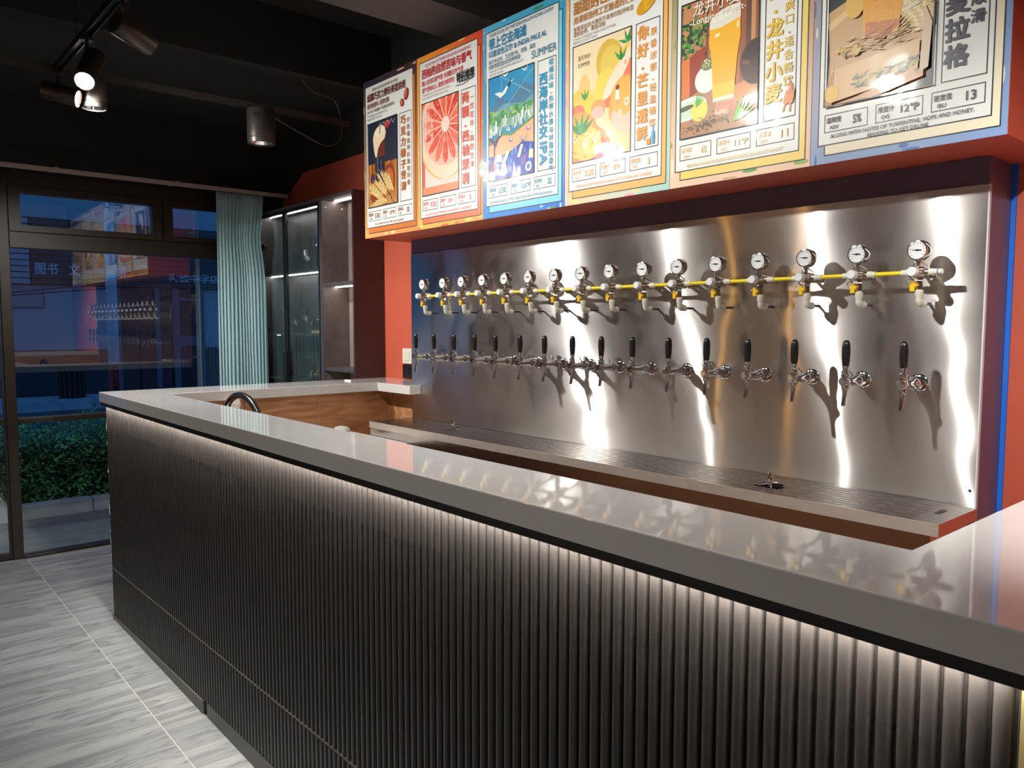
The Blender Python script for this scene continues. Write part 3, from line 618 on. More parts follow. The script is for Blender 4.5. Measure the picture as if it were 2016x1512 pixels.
for k in range(12):
    a = k * 2.4; rr = .014 + .032 * ((k * .37) % 1); nm, cc = cols[k % 4]
    p = (-.715 + rr * math.cos(a), 1.50 + rr * math.sin(a), 1.0875 + .021 * (k // 5))
    s = MB().lathe([(.001, -.011), (.008, -.008), (.0115, 0), (.008, .008), (.001, .011)], 10, 'z', p).build('wrapped_sweet', mat(nm, cc, .4), smooth=True)
    tag(s, nm.split('_')[0] + ' sweet in the glass bowl', 'sweet', nm.split('_')[0] + ' sweets in the bowl')

# ================================================================== CURTAIN AND RAIL
ra = thing('curtain_rail', 'beige curtain rail above the shop window', 'curtain rail', (-1.23, .4, 2.365))
MB().box(-1.242, -1.218, -1.2, 1.558, 2.354, 2.380).build('rail', m_rail, ra, bevel=.002)
for y in (.10, .80, 1.50): MB().box(-1.408, -1.228, y - .012, y + .012, 2.380, 2.388).build('bracket', m_rail, ra)
cu = MB(); NY, NZ = 200, 40; NF = 15
for j in range(NZ + 1):
    z = .03 + (2.347 - .03) * j / NZ; tz = j / NZ
    y0 = 1.034 + .010 * (tz ** 3); y1 = 1.384 - .028 * math.exp(-((z - 2.05) / .16) ** 2)
    amp = .026 * (1 - .35 * tz ** 2); 
    if z > 2.27: amp *= max(.45, 1 - (z - 2.27) * 5)
    for i in range(NY + 1):
        u = i / NY; ph = 2 * PI * NF * (u + .006 * math.sin(7 * u + 3 * tz))
        k = 1 + .25 * math.sin(5.1 * u * PI + 1.3)
        xx = -1.232 + amp * k * math.sin(ph) + .006 * math.sin(2.1 * ph + tz * 2)
        if z > 2.27: xx += .007 * math.sin(3 * ph) * (z - 2.27) / .09
        cu.v.append((xx, y0 + (y1 - y0) * u + .004 * math.sin(2 * ph), z))
for j in range(NZ):
    for i in range(NY):
        a = j * (NY + 1) + i; cu.f.append((a, a + 1, a + NY + 2, a + NY + 1)); cu.c.append(None)
ct = thing('curtain', 'pale teal pleated curtain drawn to the side of the shop window', 'curtain', (-1.232, 1.21, .03))
c1 = cu.build('cloth', m_curt, ct, True); sm = c1.modifiers.new('solid', 'SOLIDIFY'); sm.thickness = .0015
for k in range(9): MB().tube([(-1.23, 1.055 + k * .038, 2.340), (-1.23, 1.055 + k * .038, 2.356)], .003, 6).build('hook', m_rail, ct)

# ================================================================== LAMPS
def lamp(name, label, back, lens, joint, r=.040, lit=True, watt=SPOT_W, body=m_bronze, d=None, light=True, angle=140):
    back, lens, joint = Vector(back), Vector(lens), Vector(joint); ax = (lens - back); Ln = ax.length; ax.normalize()
    t = thing(name, label, 'lamp', joint, 'spotlights on the ceiling tracks')
    MB().lathe([(r * .93, 0), (r, .004), (r, Ln - .004), (r * .97, Ln), (r * .86, Ln), (r * .80, Ln - .016), (.001, Ln - .016)], 28, ax, back, cap=False).build('housing', body, t, True)
    MB().lathe([(r * .93, .0002), (.001, .0002)], 28, ax, back, cap=False).build('back_plate', body, t)
    MB().lathe([(r * .80, Ln - .014), (r * .80, Ln - .0125)], 24, ax, back).build('lens', e_lens if lit else m_chrome, t)
    c = back + ax * Ln * .42
    MB().tube([joint, joint - Vector((0, 0, .03)), c + (joint - c).normalized() * r * .9], .0075, 8).build('bracket', m_blackpl, t)
    MB().lathe([(.022, -.014), (.022, -.004), (.016, -.001)], 14, 'z', joint).build('swivel', m_blackpl, t, True)
    MB().box(joint.x - .03, joint.x + .03, joint.y - .010, joint.y + .010, joint.z - .002, joint.z + .0115).build('track_adapter', m_blackpl, t)
    if lit and light: spot_light(t, lens + ax * .012, d or ax, watt, angle)
    return t
def track(name, label, a, b):
    t = thing(name, label, 'track', a); a, b = Vector(a), Vector(b); dx = abs(b.x - a.x) > abs(b.y - a.y)
    m = MB(); w_ = .017
    def bx(o0, o1, z0, z1):
        if dx: m.box(a.x, b.x, a.y + o0, a.y + o1, z0, z1)
        else: m.box(a.x + o0, a.x + o1, a.y, b.y, z0, z1)
    bx(-w_, w_, a.z + .012, a.z + .028); bx(-w_, -w_ + .006, a.z, a.z + .012); bx(w_ - .006, w_, a.z, a.z + .012)
    m.build('track_profile', m_gun if not dx else m_blackpl, t); return t, a, b
t, a, b = track('lighting_track', 'dark ceiling lighting track running across the room towards the wall', (.05, -2.6, 2.588), (.05, 1.355, 2.588))
for y in (.0, 1.18): MB().tube([(.05, y, 2.616), (.05, y, 2.80)], .0015, 5).build('wire', m_blackpl, t)
t, a, b = track('lighting_track', 'black ceiling lighting track with spotlights above the bar front', (.075, -.13, 2.588), (4.6, -.13, 2.588))
for x in (.45, 1.75, 3.2): MB().tube([(x, -.13, 2.616), (x, -.13, ZC - .001)], .0015, 5).build('wire', m_blackpl, t)
PT = Vector((0, 1, -.35))
lamp('track_spotlight', 'dark spotlight nearest the camera, its back turned, aimed at the posters', (1.141, -.16, 2.488), (1.094, -.03, 2.452), (1.13, -.13, 2.588), d=(.15, 1, -.72))
lamp('track_spotlight', 'lit spotlight tilted down with its bright lens in view', (.595, -.10, 2.523), (.727, -.17, 2.383), (.612, -.13, 2.588), d=(-.35, -.2, -1), watt=36)
lamp('track_spotlight', 'horizontal spotlight at the track corner with its lens edge glowing', (.044, -.185, 2.503), (.12, -.062, 2.468), (.070, -.13, 2.588), d=(.35, 1, -.72))
for x in (2.03, 2.68, 4.05):
    lamp('track_spotlight', 'track spotlight above the right half of the bar, out at x %d' % round(x * 10) if False else 'track spotlight above the bar, %s' % {2.03: 'over its middle', 2.68: 'over its right half', 4.05: 'over its right end'}[x], (x + .02, -.17, 2.495), (x, -.04, 2.452), (x + .01, -.13, 2.588), d=(0, 1, -.98) if x > 3 else (.05, 1, -.72), watt=SPOT_W * (5.2 if x > 3 else 1.), angle=84 if x > 3 else 140)
for x in (1.90, 2.50, 3.15):  # added lamps above the frame, put in to brighten the worktop
    lamp('track_spotlight', 'added unseen spotlight pointing straight down to brighten the bar worktop, %s' % {1.90: 'nearest the left', 2.50: 'at the middle', 3.15: 'nearest the right'}[x], (x, -.13, 2.52), (x, -.115, 2.39), (x, -.13, 2.588), d=(0, .20, -1), watt=17, angle=84)
def can(name, label, x, y, z0, z1, r, lit):
    t = thing(name, label, 'lamp', (x, y, z1), 'cylinder downlights on the ceiling track')
    MB().lathe([(r * .96, z1), (r, z1 - .004), (r, z0 + .03), (r * .97, z0 + .028), (r * .97, z0 + .024), (r, z0 + .022), (r * .97, z0), (r * .88, z0), (r * .80, z0 + .03), (.001, z0 + .03)], 32, 'z', (x, y, 0), cap=False).build('housing', m_gun, t, True)
    MB().lathe([(r * .96, z1), (.001, z1)], 32, 'z', (x, y, 0), cap=False).build('top_plate', m_gun, t)
    MB().lathe([(r * .84, z0 + .008), (r * .55, z0 + .028), (.001, z0 + .029)], 24, 'z', (x, y, 0), cap=False).build('reflector', m_chrome, t, True)
    MB().lathe([(r * .45, z0 + .026), (r * .45, z0 + .027)], 20, 'z', (x, y, 0)).build('lens', e_lens if lit else m_face, t)
    for k in range(5):
        aa = -.9 + k * .09
        MB().box(x + r * math.cos(aa) - .002, x + r * math.cos(aa) + .001, y + r * math.sin(aa) - .0016, y + r * math.sin(aa) + .0016, z1 - .055, z1 - .03).build('vent_slot', m_dark, t)
    if lit: spot_light(t, (x, y, z0 - .004), (0, 0, -1), SPOT_W * 2.6, 168, .55)
    return t
can('cylinder_downlight', 'lit cylinder downlight behind the spotlights at the track corner', .05, .018, 2.45, 2.588, .056, True)
can('cylinder_downlight', 'unlit grey cylinder downlight hanging from the track left of the posters', .05, .825, 2.41, 2.588, .072, False)
for x, y in ((.05, -1.7), (2.9, -2.2), (4.6, -2.2)):  # added lamps behind the camera, ambient fill for the room
    lamp('track_spotlight', 'added unseen fill spotlight out in the room, %s' % {.05: 'by the entrance', 2.9: 'behind the viewer', 4.6: 'in the far right corner'}[x], (x, y, 2.53), (x - .03, y - .02, 2.40), (x, y, 2.588), d=(-.1, -.1, -1), watt=44, angle=160)
e_amber = emit('amber_tube_light', (1, .50, .10), 34.0)
for k, x in enumerate((-.77, -.03)):
    t = thing('wall_light', ('slim amber vertical wall light nearer the entrance', 'slim amber vertical wall light further from the entrance')[k], 'lamp', (x, YF + .002, .9), 'amber wall lights on the wall opposite the bar')
    MB().box(x - .014, x + .014, YF + .0005, YF + .014, .88, 2.32).build('housing', m_gun, t); MB().box(x - .004, x + .004, YF + .014, YF + .020, .9, 2.3).build('tube', e_amber, t)
# hanging cords
def cord(pts, r, label):
    sm = []
    P = [Vector(p) for p in pts]
    for k in range(len(P) - 1):
        p0, p1, p2, p3 = P[max(k - 1, 0)], P[k], P[k + 1], P[min(k + 2, len(P) - 1)]
        for q in range(6):
            s = q / 6; sm.append(.5 * ((2 * p1) + (p2 - p0) * s + (2 * p0 - 5 * p1 + 4 * p2 - p3) * s * s + (3 * p1 - p0 - 3 * p2 + p3) * s ** 3))
    sm.append(P[-1]); o = MB().tube(sm, r, 6).build('hanging_cord', m_gun, smooth=True); tag(o, label, 'cord')
cord([(.05, 1.06, 2.80), (.05, 1.14, 2.74), (.05, 1.26, 2.72), (.06, 1.30, 2.60), (.06, 1.285, 2.50), (.06, 1.20, 2.455), (.05, 1.06, 2.50), (.05, .90, 2.56)], .004, 'grey cord looping from the soffit down to the grey downlight')
cord([(.25, 1.55, 2.80 + .3), (.25, 1.53, 2.9), (.26, 1.50, 2.70), (.26, 1.50, 2.50)], .0025, 'thin cord hanging beside the leftmost poster')

# ================================================================== POSTERS
bx = struct('trim_7', MB().box(.48, 3.48, YP + .002, YW, 1.8985, 2.70), m_red, 'red boxed-out bulkhead carrying the posters')
class Print(MB):
    """flat print in centimetres on a 50 x 80 sheet"""
    def __init__(s): super().__init__(); s.lay = 0; s.clip = None
    def poly(s, pts, col, up=True):
        if s.clip:
            x0, y0, x1, y1 = s.clip
            for ax, lim, sg in ((0, x0, 1), (0, x1, -1), (1, y0, 1), (1, y1, -1)):
                out = []
                for i in range(len(pts)):
                    a, b = pts[i - 1], pts[i]; ia = sg * (a[ax] - lim) >= 0; ib = sg * (b[ax] - lim) >= 0
                    if ia != ib:
                        tt = (lim - a[ax]) / (b[ax] - a[ax]); out.append((a[0] + (b[0] - a[0]) * tt, a[1] + (b[1] - a[1]) * tt))
                    if ib: out.append(b)
                pts = out
                if len(pts) < 3: return s
        s.lay += 1 if up else 0
        c = lin(col) if isinstance(col, str) else (tuple(lin(q) for q in col) if isinstance(col, (list, tuple)) and isinstance(col[0], str) else col)
        if isinstance(c[0], tuple) and len(c) != len(pts): c = c[0]
        y = -.00045 - .00001 * s.lay
        return s.add([(p[0] * .01, y, p[1] * .01) for p in pts], [tuple(range(len(pts)))], c)
    def rect(s, x0, y0, x1, y1, col): return s.poly([(x0, y0), (x1, y0), (x1, y1), (x0, y1)], col)
    def frame(s, x0, y0, x1, y1, w, col):
        s.lay += 1
        for r in ((x0, y0, x1, y0 + w), (x0, y1 - w, x1, y1), (x0, y0 + w, x0 + w, y1 - w), (x1 - w, y0 + w, x1, y1 - w)): s.poly([(r[0], r[1]), (r[2], r[1]), (r[2], r[3]), (r[0], r[3])], col, False)
    def ell(s, cx, cy, rx, ry, col, rot=0, n=24, a0=0, a1=360):
        pts = []
        for k in range(n + (1 if a1 - a0 < 360 else 0)):
            t = math.radians(a0 + (a1 - a0) * k / n); x, y = rx * math.cos(t), ry * math.sin(t); c, q = math.cos(math.radians(rot)), math.sin(math.radians(rot))
            pts.append((cx + x * c - y * q, cy + x * q + y * c))
        return s.poly(pts, col)
    def line(s, pts, w, col):
        s.lay += 1
        for (x0, y0), (x1, y1) in zip(pts, pts[1:]):
            L_ = math.hypot(x1 - x0, y1 - y0) or 1; nx, ny_ = -(y1 - y0) / L_ * w / 2, (x1 - x0) / L_ * w / 2
            s.poly([(x0 + nx, y0 + ny_), (x1 + nx, y1 + ny_), (x1 - nx, y1 - ny_), (x0 - nx, y0 - ny_)], col, False)
    def leaf(s, x, y, L_, ang, w, col):
        a = math.radians(ang); d = (math.cos(a), math.sin(a)); n = (-d[1], d[0])
        s.poly([(x, y), (x + d[0] * L_ * .35 + n[0] * w, y + d[1] * L_ * .35 + n[1] * w), (x + d[0] * L_, y + d[1] * L_), (x + d[0] * L_ * .35 - n[0] * w, y + d[1] * L_ * .35 - n[1] * w)], col)
    def text(s, body, x, y, h, col, width=None, bold=0., lh=1, rot=0, align='L', sx=1., resol=2):
        vs, fs = glyphs(body, bold, resol)
        if not vs: return
        xs_ = [v[0] for v in vs]; w0 = max(xs_) - min(xs_); mn = min(xs_); k = h / .72 if body.isascii() else h / .86
        kx = (width / w0) if width else k * sx
        s.lay += 1; c = lin(col); off = 0 if align == 'L' else -w0 * kx / (2 if align == 'C' else 1)
        ca, sa = math.cos(math.radians(rot)), math.sin(math.radians(rot)); y_ = -.00045 - .00001 * s.lay
        out = []
        for v in vs:
            px_, py_ = (v[0] - mn) * kx + off, (v[1] + (0 if body.isascii() else .08)) * k
            out.append(((x + px_ * ca - py_ * sa) * .01, y_ - .00001 * v[2], (y + px_ * sa + py_ * ca) * .01))
        s.lay += 4; s.add(out, fs, c)
    def vtext(s, body, cx, ytop, h, pitch, col, bold=0.):
        y = ytop
        for ch in body:
            if ch == '·': s.ell(cx, y - pitch * .36, h * .12, h * .12, col, n=12); y -= pitch * .72; continue
            s.text(ch, cx, y - h, h, col, bold=bold, align='C'); y -= pitch
GC = {}
TXT = bpy.data.curves.new('lettering', 'FONT'); TXO = bpy.data.objects.new('lettering', TXT)
def glyphs(body, bold=0., resol=2):
    key = (body, bold, resol)
    if key not in GC:
        TXT.body = body; TXT.offset = 0; TXT.resolution_u = resol; TXT.fill_mode = 'FRONT'
        me = TXO.to_mesh(); v0 = [(v.co.x, v.co.y) for v in me.vertices]; f0 = [tuple(p.vertices) for p in me.polygons]; TXO.to_mesh_clear()
        vs, fs = [], []                        # bold by overprinting, as four shifted impressions
        for kk, (dx, dy) in enumerate(((0, 0),) if bold < .005 else ((-bold, -bold), (bold, -bold), (bold, bold), (-bold, bold))):
            o_ = len(vs); vs += [(a + dx, b + dy, kk) for a, b in v0]; fs += [tuple(i + o_ for i in f) for f in f0]
        GC[key] = (vs, fs)
    return GC[key]
INK = '#15151a'
PIC = (4.2, 15.4, 32.6, 58)
def poster(i, label, sheet, offc, txtc, art, spec, foot, vert, vert2, head, card='#e9eae6', vb=.02):
    t = thing('beer_poster', label, 'poster', (.48 + .5 * i + .001, YP + .0015, 1.899), 'beer posters above the taps')
    s = Print(); s.box(0, .498, -.0004, .0004, 0, .80); s.c = [lin(sheet[0])] * 6
    sheet_art(s, sheet, i); s.build('sheet', 'printed_vinyl', t, local=True)
    c = Print(); c.lay = 60; c.rect(4.0, 2.1, 48.4, 74.2, offc); c.frame(4.0, 2.1, 48.4, 74.2, .32, INK); c.rect(2.0, 4.9, 46.4, 77.3, card); c.frame(2.0, 4.9, 46.4, 77.3, .36, INK)
    c.frame(34.4, 15.2, 45.0, 58.0, .34, INK)
    for x0, x1 in ((3.9, 16.2), (18.2, 30.4), (32.3, 44.8)): c.frame(x0, 8.4, x1, 13.4, .28, INK)
    c.build('card', 'printed_vinyl', t, local=True)
    p = Print(); p.lay = 90; p.clip = PIC; art(p); p.clip = None; p.frame(3.9, 15.2, 32.8, 58.2, .38, INK); p.build('picture', 'printed_vinyl', t, local=True)
    l = Print(); l.lay = 300
    for (x0, zh, en, val) in zip((4.5, 18.8, 32.9), ('酒精度', '原麦汁', '苦度值'), ('ABV', 'OG', 'IBU'), spec):
        l.text(zh, x0, 10.9, 1.45, txtc, width=4.3, bold=.012); l.text(en, x0 + 1.0, 9.2, 1.05, txtc, bold=.008)
        l.text(val, x0 + 6.0 if len(val) > 2 else x0 + 7.6, 9.8, 2.3, txtc, width={1: .9, 2: 2.3, 3: 3.0, 4: 4.6, 5: 5.4, 6: 5.4}[len(val)], bold=.016)
    for k, ln in enumerate(foot): l.text(ln, 24.2, 6.3 - 1.55 * k + (.75 if len(foot) > 1 else 0) - .3, 1.05, txtc, width=min(38, len(ln) * .78), bold=.008, align='C')
    vert(l); vert2(l); head(l); l.build('lettering', 'printed_vinyl', t, local=True, kind='stuff')
    return t
def sheet_art(s, sh, i):
    rnd = random.Random(i + 3)
    s.clip = (0, 0, 49.8, 80)
    s.poly([(0, 0), (49.8, 0), (49.8, 80), (0, 80)], [sh[0], sh[1], sh[2], sh[3]])
    for k in range(14):
        e = rnd.choice((0, 1, 2, 3)); u = rnd.uniform(0, 80)
        x, y = {0: (rnd.uniform(0, 2), u), 1: (rnd.uniform(47, 50), u), 2: (u * .62, rnd.uniform(0, 2)), 3: (u * .62, rnd.uniform(78, 80))}[e]
        s.ell(x, y, rnd.uniform(.2, .7) * (1 if e < 2 else 5), rnd.uniform(.2, .7) * (5 if e < 2 else 1), rnd.choice(sh[4]), n=12)
    s.clip = None
# --- pictures
def wheat(p, x, y, L_, ang, c1, c2):
    a = math.radians(ang); d = (math.cos(a), math.sin(a))
    p.line([(x, y), (x + d[0] * L_, y + d[1] * L_)], .35, c1)
    for k in range(9):
        q = L_ * (.42 + .065 * k)
        for sd in (28, -28): p.leaf(x + d[0] * q, y + d[1] * q, 2.2, ang + sd, .42, c2 if (k + sd) % 2 else c1)
        p.line([(x + d[0] * q, y + d[1] * q), (x + d[0] * (q + 4.6) - d[1] * (k - 4) * .25, y + d[1] * (q + 4.6) + d[0] * (k - 4) * .25)], .1, c2)
def art1(p):
    p.rect(4, 15, 33, 59, '#1c2438')
    p.poly([(4, 15), (33, 15), (33, 36.5), (4, 37.5)], '#b4681f')
    for k in range(15): p.rect(4 + k * 2, 15, 4.35 + k * 2 + (k % 3) * .2, 37, ('#7a3d12', '#d98f35', '#5c2c10')[k % 3])
    p.ell(24.5, 27.5, 5.5, 8, '#8a3416'); p.ell(24.5, 27.5, 4, 6, '#c4672a'); p.ell(9.5, 24.5, 5.2, 5.5, '#d98b2c'); p.ell(8.5, 30, 2.2, 2.6, '#4a3352'); p.ell(12, 21, 6, 3.4, '#8d3a1d')
    p.poly([(11.4, 27.5), (19.8, 27.5), (20.8, 51), (10.4, 51)], '#6b2a17'); p.poly([(11.4, 27.5), (19.8, 27.5), (20.2, 40), (11, 40)], '#20202e')
    p.poly([(13.0, 29), (13.9, 29), (13.9, 41), (12.8, 41)], '#5b6684'); p.poly([(16.3, 29), (17.5, 29), (17.2, 39), (16.4, 39)], '#3f4a68')
    p.poly([(9.2, 50), (10.2, 44), (11.6, 40.4), (12.8, 40.6), (14.2, 44.5), (17, 47.2), (20.6, 48.6), (21.8, 51.5), (20.6, 54.6), (17, 56), (13.2, 55), (10.4, 53)], '#f1dcb6')
    p.ell(15.6, 52.8, 4.8, 2.2, '#f8ead0', 10); p.poly([(15.6, 51.5), (16.3, 51.5), (16.6, 57), (15.9, 57)], '#4a3024')
    p.ell(23.0, 55.3, 2.6, 2.0, '#b3232a', 20)
    for k in range(16): p.ell(15.5 + k * .95, 56.0 + .8 * math.sin(k * 1.7), .55, .22, '#c9ccd8', k * 23)
    for k in range(9): wheat(p, 31.5 - k * 1.1, 15.2 + (k % 3) * .4, 17 + (k % 4) * 1.6, 118 + k * 4.5, '#d8b26a', '#f0d79a')
    for k in range(5): wheat(p, 28 - k * 2, 15.2, 12, 160 + k * 4, '#c79a4e', '#ead09a')
def art2(p):
    p.rect(4, 15, 33, 59, '#f4d6c8'); p.rect(4, 15, 33, 19.0, '#f08a5a'); p.rect(4, 19, 6.2, 59, '#ee5a38')
    p.ell(23, 43.5, 21.5, 22.8, '#f2b25a'); p.ell(23, 43.5, 20.6, 21.9, '#f6d2b4'); p.ell(23, 45.5, 18.3, 18.3, '#f7b49c')
    cx, cy = 23.0, 45.6; rnd = random.Random(5)
    for k in range(15):
        a = 360 / 15 * k + 4; pts = []
        for q in range(9):
            t = q / 8; w = 9.4 * math.sin(PI * (.1 + .86 * t)) ** .7; r = 3.4 + 13.6 * t; pts.append((r, w))
        pol = [(cx + r * math.cos(math.radians(a - w * (1.0))), cy + r * math.sin(math.radians(a - w))) for r, w in pts] + [(cx + r * math.cos(math.radians(a + w)), cy + r * math.sin(math.radians(a + w))) for r, w in pts[::-1]]
        p.poly(pol, ('#e8492c', '#ee6242', '#dd3b24')[k % 3])
        for q in range(16):
            r = rnd.uniform(5, 15.8); b = a + rnd.uniform(-7, 7); p.leaf(cx + r * math.cos(math.radians(b)), cy + r * math.sin(math.radians(b)), rnd.uniform(1.2, 2.6), b + rnd.uniform(-8, 8), .22, rnd.choice(('#f58a68', '#f7a184', '#c92f1c')))
    p.ell(cx, cy, 3.2, 3.5, '#f3d6c6')
    p.vtext('自然西柚果汁酿造', 7.6, 56.2, 1.7, 1.95, '#fbe3d6', .012); p.text("I WANT TO SEE YOU", 9.6, 56, 1.1, '#fbe3d6', rot=-90, bold=.008); p.vtext('一西柚·茉莉', 12.4, 52, 1.9, 2.3, '#fbe3d6', .012)
    p.text('Grapefruit', 17, 20.2, 2.2, '#fff4ea', bold=.014)
def art3(p):
    p.poly([(4, 15), (33, 15), (33, 59), (4, 59)], ['#2f8fc4', '#2f8fc4', '#2f86b4', '#3a9ac4'])
    p.poly([(4, 44), (10, 50), (17, 46.5), (25, 53), (33, 49), (33, 40), (4, 40)], '#4f7fa0'); p.poly([(4, 42), (14, 46), (26, 44), (33, 47), (33, 38), (4, 38)], '#6aa0a8')
    for a, b in (((9, 59), (31, 47)), ((33, 57), (13, 43)), ((22, 59), (29, 56)), ((12, 59), (12.5, 50))): p.line([a, b], .3, '#7fc4d8')
    rnd = random.Random(4)
    for k in range(90): p.ell(rnd.uniform(4, 33), rnd.uniform(37, 43.5), rnd.uniform(.8, 2.0), rnd.uniform(.5, 1.1), rnd.choice(('#4f9a4a', '#79b35a', '#8cc4a0', '#3f8a5a', '#a3c26a')), n=8)
    for k in range(130):
        x, h = rnd.uniform(4, 33), rnd.uniform(1.2, 4.2); y = 32.5 + (x - 4) * .13 + rnd.uniform(0, 3.4); p.rect(x, y, x + rnd.uniform(.4, 1.0), y + h, rnd.choice(('#d5e2d8', '#a9c9bd', '#86b3ae', '#e9efe6', '#7da693')))
    p.poly([(4, 30), (15, 33.5), (20, 32.6), (33, 37.5), (33, 27), (26, 29), (21, 26.5), (14, 25.2), (4, 25.6)], '#e3b084')
    p.poly([(4, 31.5), (14, 34.2), (19, 33.2), (33, 38), (33, 37), (19, 32.2), (13.5, 33.1), (4, 30.2)], '#5f8f52')
    p.poly([(4, 15), (33, 15), (33, 27.4), (26, 28.6), (21, 26.2), (17, 24), (12, 25.2), (7, 25), (4, 25.4)], ['#1d3fae'] )
    for k in range(24): p.leaf(rnd.uniform(6, 32), rnd.uniform(15.5, 24), rnd.uniform(2, 5), rnd.uniform(60, 120), .5, rnd.choice(('#2c5fd0', '#4a86e0', '#18307f', '#6aa6ea')))
    for pts in ([(12, 20.5), (13.6, 20.0), (18, 26), (16, 26.4)], [(13.4, 16.8), (16.4, 17.2), (15.0, 22.5), (14.4, 22.5)], [(22.5, 23), (24.2, 22.6), (26.2, 27.4), (24.8, 27.8)], [(9, 23), (12.6, 22.4), (12.4, 25.6), (9.6, 25.6)], [(29.5, 21.5), (32.2, 21.2), (32.2, 24.8), (29.9, 24.9)]): p.poly(pts, '#ecd6b8')
    p.poly([(25, 22.4), (29.0, 24), (27.4, 19.5), (24.8, 19.2)], '#7d5aa0'); p.poly([(19.5, 15.6), (22.5, 15.6), (20.6, 21.2)], '#eef3f6')
    p.line([(27.8, 23), (28.2, 31.5)], .2, '#4a4a68'); p.ell(29.4, 18.2, 1.9, 1.9, '#dfe9ee'); p.ell(29.4, 18.2, 1.1, 1.1, '#5a6f9a')
    p.poly([(4, 15), (8.4, 15), (9, 29), (11.2, 32.5), (12.6, 33), (10.2, 33.4), (8.6, 31.2), (5, 33.4), (4, 33.6), (7.6, 29.8), (7.4, 24), (4, 22)], '#5a2f6e'); p.poly([(7.7, 15), (8.5, 15), (9.1, 29), (8.5, 29)], '#e2a06a')
    for x, y in ((18.5, 30.5), (29.2, 33.4), (25.8, 29.8)): p.ell(x, y, 1.3, 1.0, '#a07aa0'); p.ell(x + .2, y + .3, .7, .5, '#e6d2dc')
    for x, y, k in ((12, 50.0, 1.), (15, 57.2, .45), (27, 56.6, .35), (19, 54, .25)):
        p.poly([(x - 4 * k, y + 1.2 * k), (x - k, y + 1.2 * k), (x + 1.2 * k, y + .6 * k), (x + 7 * k, y + 5.0 * k), (x + 3.4 * k, y), (x, y - 1.4 * k), (x - 2 * k, y)], '#e8eef0')
    p.poly([(16.0, 52.6), (19, 55), (17.4, 52.2)], '#26365a')
def art4(p):
    p.poly([(4, 15), (33, 15), (33, 59), (4, 59)], ['#f2e2b8', '#cfe6e0', '#efc48a', '#f4d8b0'])
    p.ell(10, 38, 3.4, 9, '#efc57a'); p.ell(13, 34, 5, 7, '#e8d080'); p.ell(22.5, 48.5, 6.5, 8.0, '#d8b84a', 12); p.ell(23.5, 47.5, 5.4, 6.6, '#e4c860', 12)
    p.poly([(15.5, 59), (33, 59), (33, 37), (22, 34), (17, 44)], '#f3cfa0') if False else None
    p.ell(21, 40, 5.5, 6.5, '#e9d25c'); p.ell(31, 44, 7, 9, '#edc85a', -20); p.poly([(24, 44), (33, 53), (33, 40), (21, 35)], '#f6d8bc'); p.ell(27, 40, 9.5, 4.2, '#f0795a', 48); p.ell(25.6, 42.5, 9, 2.6, '#f8dcc4', 48)
    p.ell(8, 35.5, 6, 6.5, '#f0c45c'); p.ell(11.5, 35, 4.6, 4.4, '#e9c94a'); p.ell(6.5, 33, 4, 3.4, '#ee7a5a'); p.ell(17, 33, 3.6, 3.4, '#f0a060'); p.ell(16.6, 31.8, 3.0, 2.2, '#f2b8a8')
    p.ell(29.5, 32.5, 7.2, 9.8, '#f3a04a', -8); p.ell(30, 28, 6.8, 5.4, '#f8c0ac', -8); p.ell(29.5, 35, 6.0, 6.4, '#f4b256', -8); p.ell(8.5, 26.5, 8.5, 7.0, '#f0a24c', -20)
    p.ell(12.5, 19.5, 10.8, 8.6, '#f08c3c', -14); p.ell(15.2, 17.5, 7.6, 6.2, '#e24a6a', -14); p.ell(10.2, 22, 8.8, 6.4, '#f2b84a', -14)
    rnd = random.Random(8)
    for x, y, r in ((5.6, 24, .9), (10.4, 21.6, 1.1), (15.6, 22.4, 1.0), (17, 18.2, .6), (27.5, 29.5, 1.0), (30.6, 33, 1.2), (30, 46.5, 1.3), (8, 28.8, .8)): p.ell(x, y, r, r * 1.2, '#f6e2d0'); p.ell(x, y, r * .55, r * .7, '#e5b48c')
    for k in range(26): p.ell(rnd.uniform(4.5, 20), rnd.uniform(15.6, 29), .28, .34, '#b8452a', n=8)
    for x, y, L_, aa in ((8, 25.2, 8.5, (55, 80, 110, 135, 35)), (10.4, 37.4, 4.2, (60, 90, 120)), (31, 53, 5, (40, 75, 110, 160)), (28, 47.5, 5, (60, 95, 130)), (24, 16, 4, (40, 70))):
        for a in aa: p.leaf(x, y, L_, a, L_ * .13, '#2f7d3c' if a % 2 else '#3f9a50')
    p.ell(26.4, 38.6, .9, 1.0, '#8a3b2a'); p.poly([(25.7, 37.8), (27.1, 37.8), (27.4, 34.4), (25.3, 34.4)], '#f0f0e2'); p.line([(26, 34.4), (26, 32.8)], .3, '#ccaaaa'); p.line([(26.8, 34.4), (26.8, 32.8)], .3, '#ccaaaa')
    p.text('夏天你好!', 6.8, 52.2, 1.7, '#6b3a2a', width=6.4, bold=.004); p.text('SUMMER', 6.8, 49.8, 1.6, '#6b3a2a', width=6.0)
